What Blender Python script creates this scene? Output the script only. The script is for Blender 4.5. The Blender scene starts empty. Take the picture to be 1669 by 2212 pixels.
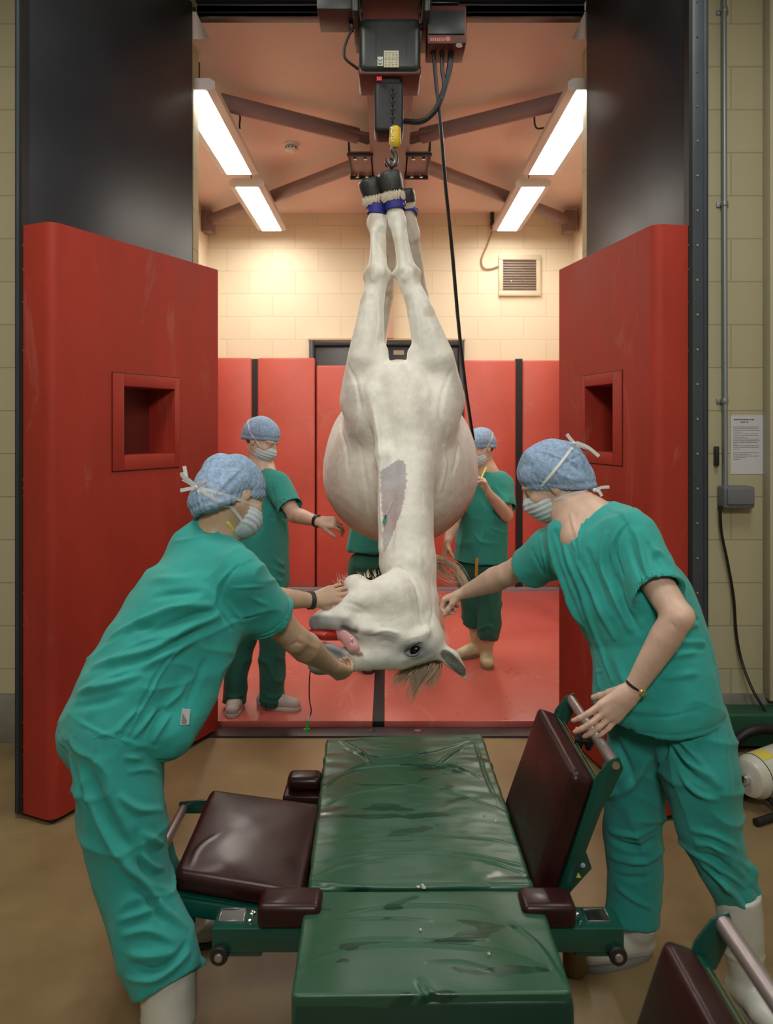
import bpy, math, numpy as np
from mathutils import Vector as V, Matrix
from mathutils.bvhtree import BVHTree

# ---------------------------------------------------------------- camera, world, lights, exposure
sc = bpy.context.scene
sc.view_settings.view_transform = 'Standard'
sc.view_settings.look = 'None'
sc.view_settings.gamma = 1.0
sc.view_settings.use_curve_mapping = False
sc.view_settings.exposure = 0.12
FPX, CX, CY, EYE = 1669.0, 834.5, 925.0, 1.62          # focal length in pixels, principal column, horizon row, eye height
cam_d = bpy.data.cameras.new('camera'); cam = bpy.data.objects.new('camera', cam_d)
sc.collection.objects.link(cam); sc.camera = cam
cam_d.sensor_fit = 'HORIZONTAL'; cam_d.sensor_width = 24.0; cam_d.lens = 24.0
cam_d.shift_y = -(1106.0 - CY) / 1669.0
cam_d.clip_start = 0.05
cam.location = (0, 0, EYE); cam.rotation_euler = (math.radians(90), 0, 0)
cam_d.dof.use_dof = True; cam_d.dof.focus_distance = 2.9; cam_d.dof.aperture_fstop = 3.5
w = bpy.data.worlds.new('world'); sc.world = w; w.use_nodes = True
w.node_tree.nodes['Background'].inputs[0].default_value = (0.75, 0.85, 1.0, 1)
w.node_tree.nodes['Background'].inputs[1].default_value = 0.02
def area(name, loc, size, power, color, rot=(0, 0, 0)):
    l = bpy.data.lights.new(name, 'AREA'); l.shape = 'RECTANGLE'; l.size = size[0]; l.size_y = size[1]
    l.energy = power; l.color = color
    o = bpy.data.objects.new(name, l); o.location = loc; o.rotation_euler = rot
    sc.collection.objects.link(o); return o
MAINC = (1.0, 0.98, 0.92)
area('ceiling_lamp_light', (-1.1, 2.0, 3.95), (0.6, 1.2), 34, MAINC)
area('ceiling_lamp_light', (1.3, 2.0, 3.95), (0.6, 1.2), 26, MAINC)
area('front_fill_light', (0.1, -1.6, 3.6), (1.0, 0.6), 27, (1.0, 0.98, 0.93), (math.radians(64), 0, 0)).data.spread = math.radians(110)  # added fill behind the camera to brighten the horse's front, no known lamp
BOX_LAMP = 28.5                                          # strength of the four fluorescent fittings

# ---------------------------------------------------------------- helpers
def P(px, py, d):
    return V(((px - CX) * d / FPX, d, EYE - (py - CY) * d / FPX))
COL = sc.collection
def tag(o, label=None, cat=None, group=None, kind=None):
    if label: o['label'] = label
    if cat: o['category'] = cat
    if group: o['group'] = group
    if kind: o['kind'] = kind
    return o
def empty(name, loc=(0, 0, 0), label=None, cat=None, group=None, kind=None, rz=0):
    o = bpy.data.objects.new(name, None); o.location = loc; o.rotation_euler = (0, 0, rz)
    o.empty_display_size = 0.1; COL.objects.link(o)
    return tag(o, label, cat, group, kind)
def link(name, me, mat, parent=None, world=True):
    o = bpy.data.objects.new(name, me); COL.objects.link(o)
    if mat is not None:
        for m in (mat if isinstance(mat, (list, tuple)) else [mat]): me.materials.append(m)
    if parent is not None:
        o.parent = parent
        if world:
            mw = Matrix.Identity(4); p = parent
            while p is not None:
                mw = (Matrix.Translation(p.location) @ p.rotation_euler.to_matrix().to_4x4()) @ mw if p.parent is None else mw
                p = p.parent
            o.matrix_parent_inverse = Matrix.Identity(4)
            top = parent
            while top.parent is not None: top = top.parent
            inv = (Matrix.Translation(top.location) @ top.rotation_euler.to_matrix().to_4x4()).inverted()
            if parent is top or True:
                me.transform(inv)
    return o
# ---- materials
def mat(name, col, rough=0.6, metal=0.0, var=0.0, vscale=4.0, bump=0.0, bscale=40.0, coat=0.0, spec=0.5,
        emis=0.0, stretch=None, attr=False, detail=4, sss=0.0, rvar=0.0, col2=None, sheen=0.0, scuff=None):
    m = bpy.data.materials.new(name); m.use_nodes = True
    nt = m.node_tree; b = nt.nodes['Principled BSDF']
    b.inputs['Base Color'].default_value = (*col, 1); b.inputs['Roughness'].default_value = rough
    b.inputs['Metallic'].default_value = metal; b.inputs['Specular IOR Level'].default_value = spec
    b.inputs['Coat Weight'].default_value = coat; b.inputs['Coat Roughness'].default_value = 0.15
    if sheen: b.inputs['Sheen Weight'].default_value = sheen
    if sss:
        b.inputs['Subsurface Weight'].default_value = sss; b.inputs['Subsurface Radius'].default_value = (0.012, 0.005, 0.003)
        b.inputs['Subsurface Scale'].default_value = 1.0
    if emis:
        b.inputs['Emission Color'].default_value = (*col, 1); b.inputs['Emission Strength'].default_value = emis
    tc = nt.nodes.new('ShaderNodeTexCoord'); mp = nt.nodes.new('ShaderNodeMapping')
    nt.links.new(tc.outputs['Object'], mp.inputs['Vector'])
    if stretch: mp.inputs['Scale'].default_value = stretch
    base = None
    if attr:
        a = nt.nodes.new('ShaderNodeAttribute'); a.attribute_name = 'Col'; base = a.outputs['Color']
    if var or rvar:
        n = nt.nodes.new('ShaderNodeTexNoise'); n.inputs['Scale'].default_value = vscale
        n.inputs['Detail'].default_value = detail; n.inputs['Roughness'].default_value = 0.6
        nt.links.new(mp.outputs[0], n.inputs['Vector'])
        if rvar:
            mr = nt.nodes.new('ShaderNodeMapRange'); mr.inputs['From Min'].default_value = 0.3; mr.inputs['From Max'].default_value = 0.7
            mr.inputs['To Min'].default_value = rough - rvar; mr.inputs['To Max'].default_value = rough + rvar
            nt.links.new(n.outputs['Fac'], mr.inputs['Value']); nt.links.new(mr.outputs[0], b.inputs['Roughness'])
        if var:
            r = nt.nodes.new('ShaderNodeValToRGB')
            c2 = col2 if col2 else tuple(min(1, c * (1 + var)) for c in col)
            c1 = tuple(c * (1 - var) for c in col) if not col2 else col
            r.color_ramp.elements[0].position = 0.32; r.color_ramp.elements[1].position = 0.7
            if attr:
                r.color_ramp.elements[0].color = (1 - var, 1 - var, 1 - var, 1); r.color_ramp.elements[1].color = (1, 1, 1, 1)
                mx = nt.nodes.new('ShaderNodeMix'); mx.data_type = 'RGBA'; mx.blend_type = 'MULTIPLY'; mx.inputs[0].default_value = 1
                nt.links.new(n.outputs['Fac'], r.inputs[0]); nt.links.new(base, mx.inputs[6]); nt.links.new(r.outputs[0], mx.inputs[7])
                base = mx.outputs[2]
            else:
                r.color_ramp.elements[0].color = (*c1, 1); r.color_ramp.elements[1].color = (*c2, 1)
                nt.links.new(n.outputs['Fac'], r.inputs[0]); base = r.outputs[0]
    if scuff:
        n3 = nt.nodes.new('ShaderNodeTexNoise'); n3.inputs['Scale'].default_value = scuff[1]; n3.inputs['Detail'].default_value = 9; n3.inputs['Roughness'].default_value = .72; n3.inputs['Distortion'].default_value = 1.2
        nt.links.new(mp.outputs[0], n3.inputs['Vector']); m3 = nt.nodes.new('ShaderNodeMapRange')
        m3.inputs['From Min'].default_value = .56; m3.inputs['From Max'].default_value = .78; m3.inputs['To Max'].default_value = scuff[2]
        nt.links.new(n3.outputs['Fac'], m3.inputs['Value']); x3 = nt.nodes.new('ShaderNodeMix'); x3.data_type = 'RGBA'
        nt.links.new(m3.outputs[0], x3.inputs[0]); x3.inputs[7].default_value = (*scuff[0], 1)
        if base is not None: nt.links.new(base, x3.inputs[6])
        else: x3.inputs[6].default_value = (*col, 1)
        base = x3.outputs[2]
    if base is not None: nt.links.new(base, b.inputs['Base Color'])
    if bump:
        n2 = nt.nodes.new('ShaderNodeTexNoise'); n2.inputs['Scale'].default_value = bscale; n2.inputs['Detail'].default_value = 5
        nt.links.new(mp.outputs[0], n2.inputs['Vector'])
        bp = nt.nodes.new('ShaderNodeBump'); bp.inputs['Strength'].default_value = bump; bp.inputs['Distance'].default_value = 0.01
        nt.links.new(n2.outputs['Fac'], bp.inputs['Height']); nt.links.new(bp.outputs[0], b.inputs['Normal'])
    return m
def blockwall(name, col, mortar, axis='x', bw=0.45, bh=0.225, off=0.0):
    m = mat(name, col, 0.75); nt = m.node_tree; b = nt.nodes['Principled BSDF']
    geo = nt.nodes.new('ShaderNodeNewGeometry'); sep = nt.nodes.new('ShaderNodeSeparateXYZ'); cmb = nt.nodes.new('ShaderNodeCombineXYZ')
    nt.links.new(geo.outputs['Position'], sep.inputs[0])
    nt.links.new(sep.outputs[0 if axis == 'x' else 1], cmb.inputs[0])
    ad = nt.nodes.new('ShaderNodeMath'); ad.operation = 'ADD'; ad.inputs[1].default_value = off
    nt.links.new(sep.outputs[2], ad.inputs[0]); nt.links.new(ad.outputs[0], cmb.inputs[1])
    br = nt.nodes.new('ShaderNodeTexBrick'); br.inputs['Scale'].default_value = 1.0
    br.inputs['Brick Width'].default_value = bw; br.inputs['Row Height'].default_value = bh
    br.inputs['Mortar Size'].default_value = 0.0045; br.inputs['Mortar Smooth'].default_value = 0.5
    br.inputs['Color1'].default_value = (*col, 1); br.inputs['Color2'].default_value = (*[c * 0.94 for c in col], 1)
    br.inputs['Mortar'].default_value = (*mortar, 1)
    nt.links.new(cmb.outputs[0], br.inputs['Vector']); nt.links.new(br.outputs['Color'], b.inputs['Base Color'])
    n2 = nt.nodes.new('ShaderNodeTexNoise'); n2.inputs['Scale'].default_value = 45; n2.inputs['Detail'].default_value = 6
    nt.links.new(geo.outputs['Position'], n2.inputs['Vector'])
    mxx = nt.nodes.new('ShaderNodeMath'); mxx.operation = 'MULTIPLY_ADD'; mxx.inputs[1].default_value = -1.0
    ns = nt.nodes.new('ShaderNodeMath'); ns.operation = 'MULTIPLY'; ns.inputs[1].default_value = 0.35
    nt.links.new(n2.outputs['Fac'], ns.inputs[0]); nt.links.new(br.outputs['Fac'], mxx.inputs[0]); nt.links.new(ns.outputs[0], mxx.inputs[2])
    bp = nt.nodes.new('ShaderNodeBump'); bp.inputs['Strength'].default_value = 0.5; bp.inputs['Distance'].default_value = 0.006
    nt.links.new(mxx.outputs[0], bp.inputs['Height']); nt.links.new(bp.outputs[0], b.inputs['Normal'])
    return m
# ---- polygon builder
class MB:
    def __init__(s): s.v = []; s.f = []; s.mi = []; s.cur = 0
    def add(s, vs, fs):
        n = len(s.v); s.v += [tuple(x) for x in vs]; s.f += [tuple(i + n for i in f) for f in fs]; s.mi += [s.cur] * len(fs)
    def box(s, lo, hi, M=None):
        vs = [V((x, y, z)) for x in (lo[0], hi[0]) for y in (lo[1], hi[1]) for z in (lo[2], hi[2])]
        if M is not None: vs = [M @ v for v in vs]
        s.add(vs, [(0, 1, 3, 2), (4, 6, 7, 5), (0, 4, 5, 1), (2, 3, 7, 6), (0, 2, 6, 4), (1, 5, 7, 3)]); return s
    def cbox(s, c, size, M=None):
        c = V(c); h = V(size) / 2
        return s.box(c - h, c + h, M)
    def hexa(s, b4, t4):
        s.add(list(b4) + list(t4), [(3, 2, 1, 0), (4, 5, 6, 7), (0, 1, 5, 4), (1, 2, 6, 5), (2, 3, 7, 6), (3, 0, 4, 7)]); return s
    def prism(s, poly, off):
        off = V(off); n = len(poly); poly = [V(p) for p in poly]
        s.add(poly + [p + off for p in poly], [tuple(range(n))[::-1], tuple(range(n, 2 * n))] + [(i, (i + 1) % n, (i + 1) % n + n, i + n) for i in range(n)]); return s
    def cyl(s, a, b, r, r2=None, n=20, caps=True):
        a = V(a); b = V(b); r2 = r if r2 is None else r2; d = (b - a).normalized()
        u = d.orthogonal().normalized(); w_ = d.cross(u)
        vs = []
        for c, rr in ((a, r), (b, r2)):
            for i in range(n):
                t = 2 * math.pi * i / n; vs.append(c + (u * math.cos(t) + w_ * math.sin(t)) * rr)
        fs = [(i, (i + 1) % n, (i + 1) % n + n, i + n) for i in range(n)]
        if caps: fs += [tuple(range(n))[::-1], tuple(range(n, 2 * n))]
        s.add(vs, fs); return s
    def tube(s, pts, r, n=8, flat=None, up=None):
        pts = [V(p) for p in pts]; m = len(pts); rs = r if isinstance(r, (list, tuple)) else [r] * m
        prev = None; vs = []
        for i, p in enumerate(pts):
            d = (pts[min(i + 1, m - 1)] - pts[max(i - 1, 0)])
            if d.length < 1e-9: d = V((0, 0, 1))
            d.normalize()
            if prev is None: u = (V(up) - d * V(up).dot(d)).normalized() if up is not None else d.orthogonal().normalized()
            else:
                u = prev - d * prev.dot(d)
                u = u.normalized() if u.length > 1e-6 else d.orthogonal().normalized()
            prev = u; w_ = d.cross(u)
            for k in range(n):
                t = 2 * math.pi * k / n
                vs.append(p + u * math.cos(t) * rs[i] + w_ * math.sin(t) * rs[i] * (flat or 1))
        fs = [(i * n + k, i * n + (k + 1) % n, (i + 1) * n + (k + 1) % n, (i + 1) * n + k) for i in range(m - 1) for k in range(n)]
        fs += [tuple(range(n))[::-1], tuple(range((m - 1) * n, m * n))]
        s.add(vs, fs); return s
    def lathe(s, a, axis, prof, n=24, squash=None):
        a = V(a); d = V(axis).normalized(); u = d.orthogonal().normalized()
        if squash is not None:
            u = (V(squash[0]) - d * V(squash[0]).dot(d)).normalized()
        w_ = d.cross(u); vs = []; fu = squash[1] if squash else 1.0
        for h, r in prof:
            for i in range(n):
                t = 2 * math.pi * i / n; vs.append(a + d * h + (u * math.cos(t) * fu + w_ * math.sin(t)) * r)
        m = len(prof)
        fs = [(j * n + i, j * n + (i + 1) % n, (j + 1) * n + (i + 1) % n, (j + 1) * n + i) for j in range(m - 1) for i in range(n)]
        fs += [tuple(range(n))[::-1], tuple(range((m - 1) * n, m * n))]
        s.add(vs, fs); return s
    def ribbon(s, pts, width, side, th=0.001):
        """flat band through pts; side = list of across directions"""
        pts = [V(p) for p in pts]; m = len(pts); vs = []
        for i, p in enumerate(pts):
            d = (pts[min(i + 1, m - 1)] - pts[max(i - 1, 0)]).normalized()
            a = V(side[i] if isinstance(side, list) else side); a = (a - d * a.dot(d)).normalized(); nn = d.cross(a)
            for sa, sn in ((-1, -1), (1, -1), (1, 1), (-1, 1)): vs.append(p + a * sa * width / 2 + nn * sn * th)
        fs = [(i * 4 + k, i * 4 + (k + 1) % 4, (i + 1) * 4 + (k + 1) % 4, (i + 1) * 4 + k) for i in range(m - 1) for k in range(4)]
        fs += [(3, 2, 1, 0), tuple(range((m - 1) * 4, m * 4))]
        s.add(vs, fs); return s
    def build(s, name, mt, parent=None, bevel=0.0, smooth=True, seg=2, ang=35, world=True, apply_bevel=False):
        me = bpy.data.meshes.new(name); me.from_pydata(s.v, [], s.f); me.update()
        if len(set(s.mi)) > 1: me.polygons.foreach_set('material_index', s.mi)
        import bmesh as _b
        bm = _b.new(); bm.from_mesh(me); _b.ops.recalc_face_normals(bm, faces=bm.faces)
        if bevel:
            es = [e for e in bm.edges if len(e.link_faces) == 2 and e.calc_face_angle(0) > math.radians(30)]
            _b.ops.bevel(bm, geom=es, offset=bevel, segments=seg, profile=0.5, affect='EDGES', clamp_overlap=True)
        bm.to_mesh(me); bm.free()
        if smooth:
            me.polygons.foreach_set('use_smooth', [True] * len(me.polygons)); me.set_sharp_from_angle(angle=math.radians(ang))
        return link(name, me, mt, parent, world)
def spline(pts, n=8):
    """Catmull-Rom through pts"""
    pts = [V(p) for p in pts]
    q = [2 * pts[0] - pts[1]] + pts + [2 * pts[-1] - pts[-2]]; out = []
    for i in range(1, len(q) - 2):
        for k in range(n):
            t = k / n; a, b, c, d = q[i - 1], q[i], q[i + 1], q[i + 2]
            out.append(0.5 * ((2 * b) + (c - a) * t + (2 * a - 5 * b + 4 * c - d) * t * t + (3 * b - a - 3 * c + d) * t ** 3))
    out.append(pts[-1]); return out
def evaluated(obj):
    dg = bpy.context.evaluated_depsgraph_get(); return bpy.data.meshes.new_from_object(obj.evaluated_get(dg))
def cut(obj, mbs):
    """subtract the closed shapes in mbs from obj for good"""
    tmp = []
    for k, mb in enumerate(mbs):
        c = mb.build('cutter', None, None, smooth=False); tmp.append(c)
        if obj.parent is not None:
            top = obj.parent
            c.matrix_world = Matrix.Identity(4)
        md = obj.modifiers.new('b', 'BOOLEAN'); md.operation = 'DIFFERENCE'; md.object = c; md.solver = 'EXACT'
    bpy.context.view_layer.update()
    me = evaluated(obj); obj.modifiers.clear(); old = obj.data; obj.data = me; bpy.data.meshes.remove(old)
    for c in tmp: bpy.data.objects.remove(c)
    me.polygons.foreach_set('use_smooth', [True] * len(me.polygons)); me.set_sharp_from_angle(angle=math.radians(30))
# ---- numpy noise
_rs = np.random.RandomState(7); _T = _rs.rand(32, 32, 32).astype(np.float32) * 2 - 1
def vnoise(p, s):
    q = np.asarray(p) * s; i = np.floor(q).astype(int); f = q - i; f = f * f * (3 - 2 * f); i &= 31; j = (i + 1) & 31
    x0, y0, z0 = i.T; x1, y1, z1 = j.T; fx, fy, fz = f.T
    def L(a, b, t): return a + (b - a) * t
    return L(L(L(_T[x0, y0, z0], _T[x1, y0, z0], fx), L(_T[x0, y1, z0], _T[x1, y1, z0], fx), fy),
             L(L(_T[x0, y0, z1], _T[x1, y0, z1], fx), L(_T[x0, y1, z1], _T[x1, y1, z1], fx), fy), fz)
# ---- implicit surfaces: soft unions of cones and ellipsoids, polygonised by surface nets
class Soft:
    def __init__(s, k=0.02): s.ops = []; s.k = k
    def cone(s, a, b, ra, rb=None, k=None, sq=None, sub=False):
        s.ops.append(('c', np.array(a, float), np.array(b, float), ra, ra if rb is None else rb, s.k if k is None else k, sq, sub)); return s
    def chain(s, pts, k=None, sq=None):
        if len(pts) > 1:
            s.ops.append(('g', [('c', np.array(a, float), np.array(b, float), ra, rb, 0, sq, False) for (a, ra), (b, rb) in zip(pts[:-1], pts[1:])], s.k if k is None else k))
        return s
    def ell(s, c, r, ax=None, k=None, sub=False):
        """ax: three axis vectors (rows) matching r"""
        A = np.eye(3) if ax is None else np.array([np.array(V(a).normalized()) for a in ax], float)
        s.ops.append(('e', np.array(c, float), np.array(r, float), A, s.k if k is None else k, sub)); return s
    def halfcut(s, p, n):
        """remove everything on the side n points to"""
        s.ops.append(('h', np.array(p, float), np.array(V(n).normalized(), float))); return s
    def trim(s, p, n, R):
        """cut a cone end flat: removes what lies beyond p along n, only inside radius R of p"""
        s.ops.append(('l', np.array(p, float), np.array(V(n).normalized(), float), R)); return s
    def bounds(s, op):
        if op[0] == 'l': return op[1] - op[3], op[1] + op[3]
        if op[0] == 'g':
            q = [s.bounds(o) for o in op[1]]; return np.min([a for a, b in q], 0), np.max([b for a, b in q], 0)
        if op[0] == 'c':
            m = max(op[3], op[4]) * (max(1, op[6][1]) if op[6] else 1)
            return np.minimum(op[1], op[2]) - m, np.maximum(op[1], op[2]) + m
        m = max(op[2]); return op[1] - m, op[1] + m
    def mesh(s, h, smooth=1):
        lo = np.full(3, 1e9); hi = -lo
        for op in s.ops:
            if op[0] in 'hl' or (op[0] == 'c' and op[7]) or (op[0] == 'e' and op[5]): continue
            a, b = s.bounds(op); lo = np.minimum(lo, a); hi = np.maximum(hi, b)
        lo -= 3 * h; hi += 3 * h
        n = np.ceil((hi - lo) / h).astype(int) + 1
        D = np.full(tuple(n), 0.08, np.float32)
        ax = [(lo[i] + np.arange(n[i]) * h).astype(np.float32) for i in range(3)]
        for op in s.ops:
            if op[0] == 'h':
                p, nn = op[1], op[2]
                d = (ax[0][:, None, None] - p[0]) * nn[0] + (ax[1][None, :, None] - p[1]) * nn[1] + (ax[2][None, None, :] - p[2]) * nn[2]
                np.maximum(D, d.astype(np.float32), out=D); continue
            if op[0] == 'l':
                p, nn, R = op[1:]; i0 = np.clip(np.floor((p - R - lo) / h).astype(int), 0, n - 1); i1 = np.clip(np.ceil((p + R - lo) / h).astype(int) + 1, 1, n)
                sl = tuple(slice(i0[i], i1[i]) for i in range(3))
                X = ax[0][sl[0]][:, None, None] - p[0]; Y = ax[1][sl[1]][None, :, None] - p[1]; Z = ax[2][sl[2]][None, None, :] - p[2]
                d = (X * nn[0] + Y * nn[1] + Z * nn[2]).astype(np.float32); m = (X * X + Y * Y + Z * Z) < R * R
                E = D[sl]; D[sl] = np.where(m, np.maximum(E, d), E); continue
            k = op[2] if op[0] == 'g' else op[5] if op[0] == 'c' else op[4]; sub = False if op[0] == 'g' else op[7] if op[0] == 'c' else op[5]
            a, b = s.bounds(op); mg = k + 3 * h
            i0 = np.clip(np.floor((a - mg - lo) / h).astype(int), 0, n - 1); i1 = np.clip(np.ceil((b + mg - lo) / h).astype(int) + 1, 1, n)
            if (i1 <= i0).any(): continue
            sl = tuple(slice(i0[i], i1[i]) for i in range(3))
            X = ax[0][sl[0]][:, None, None]; Y = ax[1][sl[1]][None, :, None]; Z = ax[2][sl[2]][None, None, :]
            if op[0] in 'cg':
                d = None
                for o in (op[1] if op[0] == 'g' else [op]):
                    A = o[1]; ba = o[2] - o[1]; px, py, pz = X - A[0], Y - A[1], Z - A[2]
                    if o[6]:
                        u = np.array(V(o[6][0]).normalized()); f = 1 / o[6][1] - 1
                        bu = ba @ u; ba = ba + u * bu * f
                        pu = (px * u[0] + py * u[1] + pz * u[2]) * f
                        px = px + pu * u[0]; py = py + pu * u[1]; pz = pz + pu * u[2]
                    L2 = max(float(ba @ ba), 1e-9)
                    t = np.clip((px * ba[0] + py * ba[1] + pz * ba[2]) / L2, 0, 1)
                    e = np.sqrt((px - t * ba[0]) ** 2 + (py - t * ba[1]) ** 2 + (pz - t * ba[2]) ** 2) - (o[3] + (o[4] - o[3]) * t)
                    d = e if d is None else np.minimum(d, e)
            else:
                c, r, A = op[1], op[2], op[3]; px, py, pz = X - c[0], Y - c[1], Z - c[2]
                q = [(px * A[i][0] + py * A[i][1] + pz * A[i][2]) / r[i] for i in range(3)]
                k0 = np.sqrt(q[0] ** 2 + q[1] ** 2 + q[2] ** 2) + 1e-9
                k1 = np.sqrt((q[0] / r[0]) ** 2 + (q[1] / r[1]) ** 2 + (q[2] / r[2]) ** 2) + 1e-9
                d = k0 * (k0 - 1) / k1
            d = d.astype(np.float32); E = D[sl]
            if sub: d = -d; hh = np.maximum(k - np.abs(E - d), 0) / max(k, 1e-6); D[sl] = np.maximum(E, d) + hh * hh * k * 0.25
            else: hh = np.maximum(k - np.abs(E - d), 0) / max(k, 1e-6); D[sl] = np.minimum(E, d) - hh * hh * k * 0.25
        neg = D < 0
        cnt = np.zeros(tuple(n - 1), np.uint8)
        for i in (0, 1):
            for j in (0, 1):
                for k_ in (0, 1): cnt += neg[i:n[0] - 1 + i, j:n[1] - 1 + j, k_:n[2] - 1 + k_]
        act = (cnt > 0) & (cnt < 8); idx = np.argwhere(act); N = len(idx)
        vid = np.full(act.shape, -1, np.int32); vid[act] = np.arange(N)
        acc = np.zeros((N, 3)); c = np.zeros(N)
        cs = [(i, j, k_) for i in (0, 1) for j in (0, 1) for k_ in (0, 1)]
        for a in cs:
            for axx in range(3):
                if a[axx]: continue
                b = list(a); b[axx] = 1
                da = D[idx[:, 0] + a[0], idx[:, 1] + a[1], idx[:, 2] + a[2]]; db = D[idx[:, 0] + b[0], idx[:, 1] + b[1], idx[:, 2] + b[2]]
                m = (da < 0) != (db < 0); t = np.where(m, da / np.where(m, da - db, 1), 0)
                pt = np.array(a, float) + 0; pos = np.tile(pt, (N, 1)); pos[:, axx] += t
                acc[m] += pos[m]; c[m] += 1
        verts = (idx + acc / c[:, None]) * h + lo
        quads = []
        for axx in range(3):
            u_, v_ = [(1, 2), (2, 0), (0, 1)][axx]
            sa = [slice(None)] * 3; sb = [slice(None)] * 3; sa[axx] = slice(0, n[axx] - 1); sb[axx] = slice(1, n[axx])
            A_ = neg[tuple(sa)]; B_ = neg[tuple(sb)]; e = np.argwhere(A_ != B_)
            e = e[(e[:, u_] > 0) & (e[:, v_] > 0) & (e[:, u_] < n[u_] - 1) & (e[:, v_] < n[v_] - 1)]
            flip = A_[e[:, 0], e[:, 1], e[:, 2]]
            def cell(du, dv):
                q = e.copy(); q[:, u_] -= du; q[:, v_] -= dv; return vid[q[:, 0], q[:, 1], q[:, 2]]
            q = np.stack([cell(1, 1), cell(0, 1), cell(0, 0), cell(1, 0)], 1)
            q[~flip] = q[~flip][:, ::-1]; quads.append(q)
        quads = np.concatenate(quads)
        for _ in range(smooth):
            s_ = np.zeros_like(verts); cc = np.zeros(N)
            for a, b in ((0, 1), (1, 2), (2, 3), (3, 0)):
                for x, y in ((a, b), (b, a)):
                    for d3 in range(3): s_[:, d3] += np.bincount(quads[:, x], weights=verts[quads[:, y], d3], minlength=N)
                    cc += np.bincount(quads[:, x], minlength=N)
            verts = verts * 0.5 + s_ / np.maximum(cc, 1)[:, None] * 0.5
        return verts, quads
def np_mesh(name, verts, quads):
    me = bpy.data.meshes.new(name); me.vertices.add(len(verts)); me.vertices.foreach_set('co', verts.astype(np.float32).ravel())
    me.loops.add(quads.size); me.loops.foreach_set('vertex_index', quads.astype(np.int32).ravel())
    me.polygons.add(len(quads)); me.polygons.foreach_set('loop_start', np.arange(0, quads.size, 4, dtype=np.int32))
    me.polygons.foreach_set('use_smooth', np.ones(len(quads), bool)); me.update(calc_edges=True); me.validate()
    return me
def normals(me):
    a = np.zeros(len(me.vertices) * 3, np.float32); me.vertex_normals.foreach_get('vector', a); return a.reshape(-1, 3).astype(float)
def coords(me):
    a = np.zeros(len(me.vertices) * 3, np.float32); me.vertices.foreach_get('co', a); return a.reshape(-1, 3).astype(float)
def polydist(p, line):
    """distance to polyline and the run along it 0..1"""
    L = [(V(b) - V(a)).length for a, b in zip(line[:-1], line[1:])]; tot = sum(L) or 1; best = np.full(len(p), 1e9); run = np.zeros(len(p)); acc = 0
    for (a, b), l in zip(zip(line[:-1], line[1:]), L):
        a = np.array(a); ba = np.array(b) - a; t = np.clip(((p - a) @ ba) / max(ba @ ba, 1e-12), 0, 1)
        d = np.linalg.norm(p - a - t[:, None] * ba, axis=1); m = d < best; best[m] = d[m]; run[m] = (acc + t[m] * l) / tot; acc += l
    return best, run
def displace(me, folds=(), noise=(), side=None, fn=None):
    """cloth folds: ridges and creases along lines seen on the surface, plus stretched noise"""
    p = coords(me); nn = normals(me); d = np.zeros(len(p))
    for s, amp, st, *rg in noise:
        q = p.copy()
        if st is not None:
            u = np.array(V(st[0]).normalized()); q = q + np.outer(q @ u, u) * (st[1] - 1)
        if rg: q = q + np.stack([vnoise(p + 5, 6), vnoise(p + 11, 6), vnoise(p + 17, 6)], 1) * .03; d += ((1 - np.abs(vnoise(q, s))) ** 4 - .35) * amp
        else: d += vnoise(q, s) * amp
    if folds:
        tree = BVHTree.FromPolygons([V(x) for x in p], [tuple(f.vertices) for f in me.polygons])
        O = V((0, 0, EYE))
        for pts, amp, wd in folds:
            line = []
            for i, (px, py) in enumerate(pts):
                hit = tree.ray_cast(O, (P(px, py, 1.0) - O).normalized())
                if hit[0] is not None: line.append(hit[0])
            if len(line) < 2: continue
            line = [tuple(x) for x in (spline(line, 5) if len(line) > 2 else line)]
            m = np.full(len(p), False); A = np.array(line); lo = A.min(0) - 3 * wd; hi = A.max(0) + 3 * wd
            m = ((p > lo) & (p < hi)).all(1); dist, run = polydist(p[m], line)
            taper = np.sin(np.pi * np.clip(run * 0.92 + 0.04, 0, 1)) ** 0.6
            d[m] += amp * taper * (np.exp(-(dist / wd) ** 2) * 1.35 - 0.35 * np.exp(-(dist / (2.2 * wd)) ** 2))
    if fn is not None: d += fn(p, nn)
    p = p + nn * d[:, None]
    me.vertices.foreach_set('co', p.astype(np.float32).ravel()); me.update()
def paint(me, cols):
    a = me.color_attributes.new('Col', 'FLOAT_COLOR', 'POINT'); c = np.ones((len(me.vertices), 4), np.float32); c[:, :3] = cols
    a.data.foreach_set('color', c.ravel())
# ================================================================ materials
RED = (0.36, 0.032, 0.018)
M = {}
M['floor'] = mat('tan_resin_floor', (0.29, 0.205, 0.100), 0.45, var=0.22, vscale=2.2, bump=0.08, bscale=60, detail=8, rvar=0.12, scuff=((.10, .065, .035), 3.0, .5))
M['mat_floor'] = mat('red_floor_rubber', (0.55, 0.120, 0.095), 0.36, var=0.3, vscale=3.0, stretch=(1, .5, 1), bump=0.12, bscale=18, rvar=0.12, detail=8, col2=(0.60, 0.16, 0.13), scuff=((.72, .42, .38), 2.2, .7))
M['pad'] = mat('red_pad_vinyl', RED, 0.6, spec=0.3, var=0.16, vscale=2.0, stretch=(1.6, 1.6, .5), bump=0.10, bscale=14, detail=7, rvar=0.1, scuff=((.45, .22, .17), 2.2, .55))
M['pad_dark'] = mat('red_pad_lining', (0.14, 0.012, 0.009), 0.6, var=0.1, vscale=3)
M['wallpad'] = mat('red_wall_vinyl', (0.52, 0.095, 0.068), 0.42, var=0.14, vscale=1.6, bump=0.08, bscale=10, rvar=0.1, scuff=((.6, .32, .27), 2.5, .4))
M['black'] = mat('black_rubber', (0.012, 0.012, 0.013), 0.5)
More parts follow.
